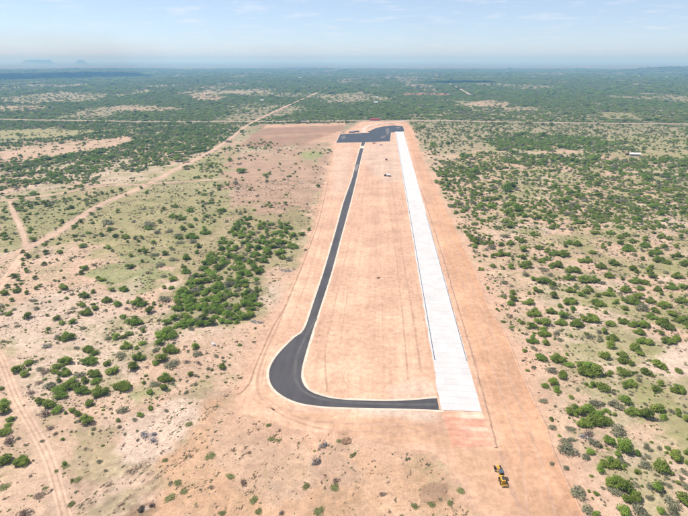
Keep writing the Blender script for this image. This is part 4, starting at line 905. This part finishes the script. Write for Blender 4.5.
brush_pile(146, 508, 18, 4, 'dark branch heap at the near edge of the cleared sand', M['bark'], 160)
brush_pile(324, 446, 12, 5, 'greyish branch heap beside the dark soil scar', M['greydead'], 90)
brush_pile(316, 462, 13, 6, 'long low grey branch heap in the rough sand below the taxiway', M['dead'], 90)
brush_pile(588, 437, 20, 7, 'grey tangle of dead branches in front of the paired junipers', M['greydead'], 170)
brush_pile(46, 347, 12, 8, 'grey fallen branches on the left sandy flat', M['greydead'], 80)
g = P(213.5, 346); t = empty('water_tank', (g[0], g[1], float(gz(*g)[0])), .3, 'small white plastic tank among bushes left of the taxiway', 'tank')
MB().tube((0,0,.05), (0,0,1.15), .85, .85, 14).tube((0,0,1.15), (0,0,1.45), .84, .3, 14).build('tank_body', M['white'], t); MB().tube((0,0,1.45), (0,0,1.55), .25, .25, 10).build('lid', M['dark'], t)

# ------------------------------------------------------------------ machines and vehicles
def wheel(parent, x, y, r, w, rim='yellow'):
    t = MB().tube((-w/2,0,0), (w/2,0,0), r, r, 16).build('wheel', M['tyre'], parent, 0.0); t.location = (x, y, r)
    MB().tube((-w/2-.012,0,0), (w/2+.012,0,0), r*.5, r*.5, 12).build('rim', M[rim], t)
    return t
def motor_grader(px, py, pxh, pyh, label):
    g = P(px, py); hd = P(pxh, pyh)-g; rz = math.atan2(hd[1], hd[0])-math.pi/2
    t = empty('motor_grader', (g[0], g[1], float(gz(*g)[0])+.03), rz, label, 'motor grader')
    Y = M['yellow']
    for y in (-3.55, -2.0):
        for x in (-1.05, 1.05): wheel(t, x, y, .72, .5)
    for x in (-1.1, 1.1): wheel(t, x, 4.1, .70, .48)
    MB().box(-1.15,1.15,-4.5,-.9,.75,1.05).box(-.55,.55,-.9,.3,.9,1.5).build('rear_frame', Y, t, .03)
    hd_ = MB().prism([(-.75,1.05),(.75,1.05),(.72,2.15),(.5,2.3),(-.5,2.3),(-.72,2.15)], -4.45, -1.35).build('engine_hood', Y, t, .02)
    MB().box(-.5,.5,-4.0,-2.2,2.3,2.33).build('grille', M['dark'], hd_); MB().tube((.3,-2.0,2.3),(.3,-2.0,3.1),.07,.07,8).build('exhaust_pipe', M['steel'], hd_)
    c = MB().box(-.8,.8,-1.35,.45,1.5,1.75).build('cab', Y, t, .02)
    for x in (-.74,.74):
        for y in (-1.28,.38): MB().tube((x,y,1.75),(x*.97,y*.97,3.15),.05,.05,6).build('cab_post', Y, c)
    MB().box(-.72,.72,-1.25,.35,1.76,3.12,.03).build('cab_window', M['glass'], c)
    MB().box(-.86,.86,-1.45,.55,3.14,3.28).build('cab_roof', M['roofdark'], c, .03)
    MB().prism([(-.22,-.25),(.22,-.25),(.22,.25),(-.22,.25)], 0, 1).build('coupler', M['steel'], t).location = (0,0,1.4)
    m = MB(); pts = [(0,.3,1.35),(0,1.4,1.95),(0,3.0,1.85),(0,4.35,1.3)]
    for a, b in zip(pts, pts[1:]): m.tube(a, b, .40, .36, 8)
    m.build('front_frame', Y, t)
    MB().tube((-1.0,4.1,.75),(1.0,4.1,.75),.14,.14,8).box(-.2,.2,3.95,4.3,.75,1.3).build('front_axle', Y, t)
    m = MB()
    for i in range(20):
        a0, a1 = 2*math.pi*i/20, 2*math.pi*(i+1)/20
        m.tube((.72*math.cos(a0), 1.55+.72*math.sin(a0), .95), (.72*math.cos(a1), 1.55+.72*math.sin(a1), .95), .09, .09, 5)
    m.tube((-.55,1.7,.98),(0,4.0,.98),.09,.09,6).tube((.55,1.7,.98),(0,4.0,.98),.09,.09,6).build('blade_circle', Y, t)
    prof = [(.10+.22*(1-math.cos(a)), .05+.62*(.5+.5*math.sin(a))) for a in np.linspace(-1.3, 1.3, 7)]
    prof = prof + [(x_+.04, z_) for x_, z_ in reversed(prof)]
    b = MB().prism(prof, -1.85, 1.85).build('blade', M['steel'], t); b.location = (.05, 1.5, .02); b.rotation_euler = (0, 0, math.radians(62))
    for x in (-.6,.6): MB().tube((x,2.0,1.0),(x*.6,1.8,2.5),.06,.06,6).build('lift_cylinder', M['steel'], t)
    rp = MB().box(-1.2,1.2,-5.35,-5.0,.65,.95).build('ripper_bar', Y, t, .02)
    for x in (-.9,-.3,.3,.9): MB().box(x-.05,x+.05,-5.3,-5.15,.15,.66).build('ripper_tooth', M['steel'], rp)
    MB().box(-.5,-.3,-5.0,-4.5,.7,.95).box(.3,.5,-5.0,-4.5,.7,.95).build('ripper_arm', M['steel'], t)
    for x in (-.5,.5): MB().box(x-.1,x+.1,4.36,4.5,1.1,1.25).build('headlight', M['white'], t)
    return t
M['roofdark'] = plain('dusty_dark_roof', (.07,.085,.11), .6)
motor_grader(500.2, 476.5, 495.5, 464.0, 'yellow motor grader on the bare soil beyond the runway end').scale = (.93, .93, .93)

def truck(px, py, ang, label, body, kindt, name, cat='truck', group=None):
    g = P(px, py); t = empty(name, (g[0], g[1], float(gz(*g)[0])+.03), ang, label, cat, group)
    if kindt == 'pickup':
        b = MB().prism([(-1.0,.45),(1.0,.45),(1.0,1.05),(.95,1.12),(-.95,1.12),(-1.0,1.05)], -2.7, 2.7).build('body', M[body], t, .03)
        c = MB().add([(-.92,-.55,1.12),(.92,-.55,1.12),(.92,1.35,1.12),(-.92,1.35,1.12),(-.75,-.35,1.82),(.75,-.35,1.82),(.75,.75,1.82),(-.75,.75,1.82)], [(3,2,1,0),(4,5,6,7),(0,1,5,4),(1,2,6,5),(2,3,7,6),(3,0,4,7)]).build('cab', M[body], t, .03)
        MB().add([(-.80,1.36,1.16),(.80,1.36,1.16),(.70,.82,1.76),(-.70,.82,1.76)], [(0,1,2,3)]).build('windshield', M['glass'], c)
        for s in (-1,1): MB().add([(s*.925,-.4,1.2),(s*.925,1.0,1.2),(s*.785,.65,1.74),(s*.785,-.25,1.74)], [(0,1,2,3)]).build('side_window', M['glass'], c)
        MB().box(-.82,.82,-2.6,-.65,1.121,1.135).build('cargo_bed', M['dark'], t)
        for x in (-.88,.88):
            for y in (-1.75,1.75): wheel(t, x, y, .38, .26, 'steel')
    elif kindt == 'tanker':
        MB().box(-1.0,1.0,-4.6,3.0,.75,1.05).build('chassis', M['dark'], t)
        n = 14; prof = [(1.2*math.cos(2*math.pi*i/n), 2.1+1.02*math.sin(2*math.pi*i/n)) for i in range(n)]
        tk = MB().prism(prof, -4.5, 1.2).build('tank', M[body], t); MB().box(-.3,.3,-2,-1.4,3.1,3.25).build('hatch', M['steel'], tk)
        c = MB().prism([(-1.15,.8),(1.15,.8),(1.15,2.2),(1.0,2.85),(-1.0,2.85),(-1.15,2.2)], 1.45, 3.0).build('cab', M['dark'], t, .04)
        MB().box(-1.0,1.0,3.01,4.3,.8,1.85,.08).build('bonnet', M['dark'], t); MB().box(-.95,.95,3.0,3.03,1.95,2.65).build('windshield', M['glass'], c)
        for x in (-1.0,1.0):
            for y in (-3.6,-2.4,3.4): wheel(t, x, y, .5, .32, 'steel')
    elif kindt == 'roller':
        MB().tube((-.95,1.7,.75),(.95,1.7,.75),.75,.75,18).build('drum', M['steel'], t); MB().box(-1.1,1.1,.9,1.0,.6,1.1).box(-1.1,-1.0,.95,2.5,.6,.95).box(1.0,1.1,.95,2.5,.6,.95).build('drum_frame', M[body], t)
        MB().box(-.85,.85,-2.6,-.4,.7,1.75).build('engine_hood', M[body], t, .04)
        MB().box(-.75,.75,-.4,.85,.7,1.1).build('platform', M['dark'], t); MB().box(-.8,.8,-.5,.9,2.5,2.62).build('canopy', M[body], t, .02)
        for x in (-.7,.7):
            for y in (-.4,.8): MB().tube((x,y,1.1),(x,y,2.5),.04,.04,6).build('canopy_post', M['dark'], t)
        for x in (-.9,.9): wheel(t, x, -1.7, .72, .5, 'steel')
    elif kindt == 'trailer':
        b = MB().box(-1.25,1.25,-5.5,5.5,.95,3.4).build('box', M[body], t, .03); MB().box(-.9,.9,-5.4,5.4,.7,.95).build('chassis', M['dark'], t)
        MB().box(-1.1,1.1,-5.53,-5.51,1.1,3.2).build('rear_door', M['tin'], b); 
        for i in range(9): MB().box(1.251,1.275,-5+i*1.2,-4.9+i*1.2,1.0,3.35).build('rib', M['steel'], b)
        for x in (-1.0,1.0):
            for y in (-4.4,-3.3,4.2): wheel(t, x, y, .5, .3, 'steel')
    return t
truck(387.3, 176.3, math.radians(72), 'white tank truck parked on the infield beside the runway', 'white', 'tanker', 'tank_truck')
truck(386.2, 160, math.radians(10), 'small brown roller on the infield near the apron', 'brown', 'roller', 'soil_roller', 'roller')
truck(381, 145.3, math.radians(80), 'blue-grey pickup parked on soil below the apron', 'bluegrey', 'pickup', 'pickup_truck', 'pickup')
truck(369.2, 132.0, math.radians(60), 'dark roller at the corner of the apron', 'dark', 'roller', 'asphalt_roller', 'roller')
truck(351.6, 133.0, math.radians(86), 'left of the two blue-grey box trailers behind the apron', 'bluegrey', 'trailer', 'box_trailer', 'trailer', 'trailers behind the apron')
truck(356.6, 132.4, math.radians(96), 'right of the two blue-grey box trailers behind the apron', 'bluegrey', 'trailer', 'box_trailer', 'trailer', 'trailers behind the apron')
truck(343.0, 132.6, math.radians(80), 'white pickup parked at the left corner of the apron', 'white', 'pickup', 'pickup_truck', 'pickup')
truck(374, 143.4, math.radians(90), 'dark pickup parked on soil below the apron middle', 'dark', 'pickup', 'pickup_truck', 'pickup')
g = P(378.3, 278); t = empty('soil_mound', (g[0], g[1], .03), .4, 'small dark soil mound alone in the middle of the infield', 'soil mound')
bm = bmesh.new(); bmesh.ops.create_icosphere(bm, subdivisions=3, radius=1)
for v_ in bm.verts:
    f_ = .75+.5*float(fbm(np.array([v_.co.x*2+5]), np.array([v_.co.y*2+v_.co.z]), 5, 3)[0]); v_.co = Vector((v_.co.x*1.3*f_, v_.co.y*1.0*f_, max(-.05, v_.co.z*.75*f_)))
me = bpy.data.meshes.new('mound'); bm.to_mesh(me); bm.free(); link('mound', me, plain('mound_soil', (.17,.10,.06), .95, 0, .35), t)

g = P(346, 441); t = empty('pit_stand_in', (g[0], g[1], float(gz(*g)[0])), .2, 'dark brown heap standing in for a shadowed dug pit below the taxiway', 'soil heap')  # low heap standing in for a dug pit; its shade is in the colour
me2 = me.copy(); 
for v_ in me2.vertices: v_.co = Vector((v_.co.x*1.7, v_.co.y*2.0, v_.co.z*.8*(.6+.8*float(vnoise(v_.co.x*3, v_.co.y*3, 4)))))
me2.materials.clear(); link('heap', me2, plain('pit_soil_and_shade', (.20,.125,.078), .95, 0, .4, .8), t)
M['dug'] = earth_mat('dug_soil', None, 0, .8, .4, True)
sheet('dug_patch', W([(420,487),(428,484.5),(440,485),(447,488),(449,497),(446,503),(434,501),(423,502),(420,495)]) , .05, M['dug'], 1.2, lambda x, y: np.array((.335,.215,.14))*(.7+.6*fbm(x/3, y/3, 15, 3))[:, None], 3.0, 23, .8)
truck(303.5, 121.0, math.radians(91), 'dark blue-grey box trailer on the road behind the bare red field', 'bluegrey', 'trailer', 'box_trailer', 'trailer')
truck(297.5, 121.6, math.radians(60), 'dark pickup on the road behind the bare red field', 'dark', 'pickup', 'pickup_truck', 'pickup')
# ------------------------------------------------------------------ buildings
def shed(px, py, L, Wd, h, rise, rz, wallm, roofm, name, label, cat='building', group=None, doors=1):
    g = P(px, py); t = empty(name, (g[0], g[1], float(gz(*g)[0])), rz, label, cat, group)
    MB().prism([(-Wd/2,-.5),(Wd/2,-.5),(Wd/2,h),(0,h+rise*.98),(-Wd/2,h)], -L/2, L/2).build('wall', M[wallm], t)
    e = .45
    m = MB()
    for s in (-1,1): m.add([(s*(Wd/2+e),-L/2-e,h-rise*e/(Wd/2)+.03),(s*(Wd/2+e),L/2+e,h-rise*e/(Wd/2)+.03),(0,L/2+e,h+rise+.03),(0,-L/2-e,h+rise+.03),
                           (s*(Wd/2+e),-L/2-e,h-rise*e/(Wd/2)+.15),(s*(Wd/2+e),L/2+e,h-rise*e/(Wd/2)+.15),(0,L/2+e,h+rise+.15),(0,-L/2-e,h+rise+.15)],
                          [(3,2,1,0),(4,5,6,7),(0,1,5,4),(1,2,6,5),(2,3,7,6),(3,0,4,7)])
    m.build('roof', M[roofm], t)
    for i in range(doors):
        y = -L/2+L*(i+.5)/doors
        MB().box(Wd/2+.002, Wd/2+.08, y-1.2, y+1.2, 0, min(2.6, h-.3)).build('door', M['dark'], t)
    return t
shed(375, 120.6, 24, 9, 3.6, 1.8, math.radians(90), 'red', 'red', 'red_shed', 'long low red metal shed beside the road beyond the apron', 'shed', None, 3)
shed(634.5, 155.6, 15, 8, 3.2, 1.2, math.radians(74), 'wall', 'tin', 'white_shed', 'white tin-roofed shed among the bushes at the right', 'shed', None, 2)
shed(627.5, 155.0, 6, 5, 2.6, .8, math.radians(74), 'brown', 'brown', 'small_shed', 'small brown shed just left of the white tin-roofed shed', 'shed')
for i, (px, py, L, lab) in enumerate(((376,103.3,14,'tiny white farmhouse in the wooded plain straight beyond the apron'),(377,98.2,12,'farther tiny white farmhouse beyond the first one'),(625,75.6,34,'largest white house on the distant ridge at the right'),
      (638,76.2,24,'white house in the middle of the distant right ridge'),(666,77.2,26,'rightmost white house on the distant right ridge'),(612,77.5,20,'leftmost white house on the distant right ridge'),(300,78,22,'lone pale building in the far plain left of the runway line'),(262,101,12,'tiny pale building left of the straight dirt road'))):
    shed(px, py, L, L*.6, 3.6, 1.6, rnd.uniform(1.2, 1.9), 'white', 'tin', 'farmhouse', lab, 'house', 'far white houses in the plain')

# ------------------------------------------------------------------ mesas on the horizon
def mesa(px0, px1, D, h, label, seed, flat=.6):
    x0, x1 = (px0-344)/F*D, (px1-344)/F*D; cx, wx = (x0+x1)/2, (x1-x0)/2
    n = 72; r = np.random.RandomState(seed); V = []; levels = [(1.9,0),(1.45,.22),(1.15,.5),(1.0,.86),(.94,1.0),(.5,1.02),(0.02,1.02)]
    a = np.linspace(0, 2*math.pi, n, endpoint=False); wob = 1+.16*(fbm(np.cos(a)*2+9, np.sin(a)*2+seed, seed, 3)-.5)*2
    levels = [(f*(1-(1-flat)*z*.8) if flat < .5 else f, z) for f, z in levels]
    for f, z in levels: V += [(cx+wx*f*wob[i]*math.cos(a[i]), D+wx*.7*f*wob[i]*math.sin(a[i]), z*h-8*(z == 0)+(z > .8)*h*.10*(vnoise(np.array([a[i]*3]), np.array([f*2]), seed)[0]-.5)) for i in range(n)]
    q = [(l*n+i, l*n+(i+1) % n, (l+1)*n+(i+1) % n, (l+1)*n+i) for l in range(len(levels)-1) for i in range(n)]
    o = link('mesa', mesh_np('mesa', V, q, np.zeros((len(V),3))+FOREST*1.2, True), M['road']); tag(o, kind='structure'); return o
mesa(47, 70, 17000, 144, '', 3); mesa(93.5, 104, 17500, 139, '', 4, .35)

# ------------------------------------------------------------------ fair-weather clouds overhead, whose shadows lie on the far plain
def cloud(px, py, sx, sy, seed, alt=1500.0):
    g = P(px, py); c = Vector((g[0], g[1], 0)) + to_sun*(alt/to_sun.z); r = random.Random(seed); bm = bmesh.new()
    for k in range(26):
        a = r.random()*6.283; d = math.sqrt(r.random()); x, y = math.cos(a)*d*sx, math.sin(a)*d*sy; rad = r.uniform(.18, .34)*min(sx, sy)*1.3
        bmesh.ops.create_icosphere(bm, subdivisions=3, radius=rad, matrix=Matrix.Translation((x, y, rad*.25)))
    for v_ in bm.verts:
        v_.co += Vector((vnoise(np.array([v_.co.x/60]), np.array([v_.co.y/60+v_.co.z/50]), seed)[0]-.5,)*3)*60
        if v_.co.z < 0: v_.co.z *= .15
    me = bpy.data.meshes.new('cloud'); bm.to_mesh(me); bm.free(); o = link('cloud', me, M['cloud']); o.location = c; tag(o, kind='structure')
cloud(30, 75.5, 750, 900, 1); cloud(-40, 77, 900, 800, 2); cloud(82, 76.5, 420, 500, 6)
cloud(293, 68.2, 500, 500, 3); cloud(455, 82, 230, 150, 4); cloud(120, 69.2, 700, 700, 5)

# ------------------------------------------------------------------ the air
hz = MB().box(-64000, 64000, -3000, 64000, -30, 400).mesh('haze')
m = bpy.data.materials.new('haze_air'); m.use_nodes = True; nt = m.node_tree; nt.nodes.clear()
out = nt.nodes.new('ShaderNodeOutputMaterial'); pv = nt.nodes.new('ShaderNodeVolumePrincipled')
pv.inputs['Color'].default_value = (.23, .56, 1.0, 1); pv.inputs['Absorption Color'].default_value = (.68, .66, 1, 1); pv.inputs['Density'].default_value = 1.35e-4; pv.inputs['Anisotropy'].default_value = 0.1
nt.links.new(pv.outputs[0], out.inputs['Volume'])
tag(link('haze', hz, m), kind='stuff')
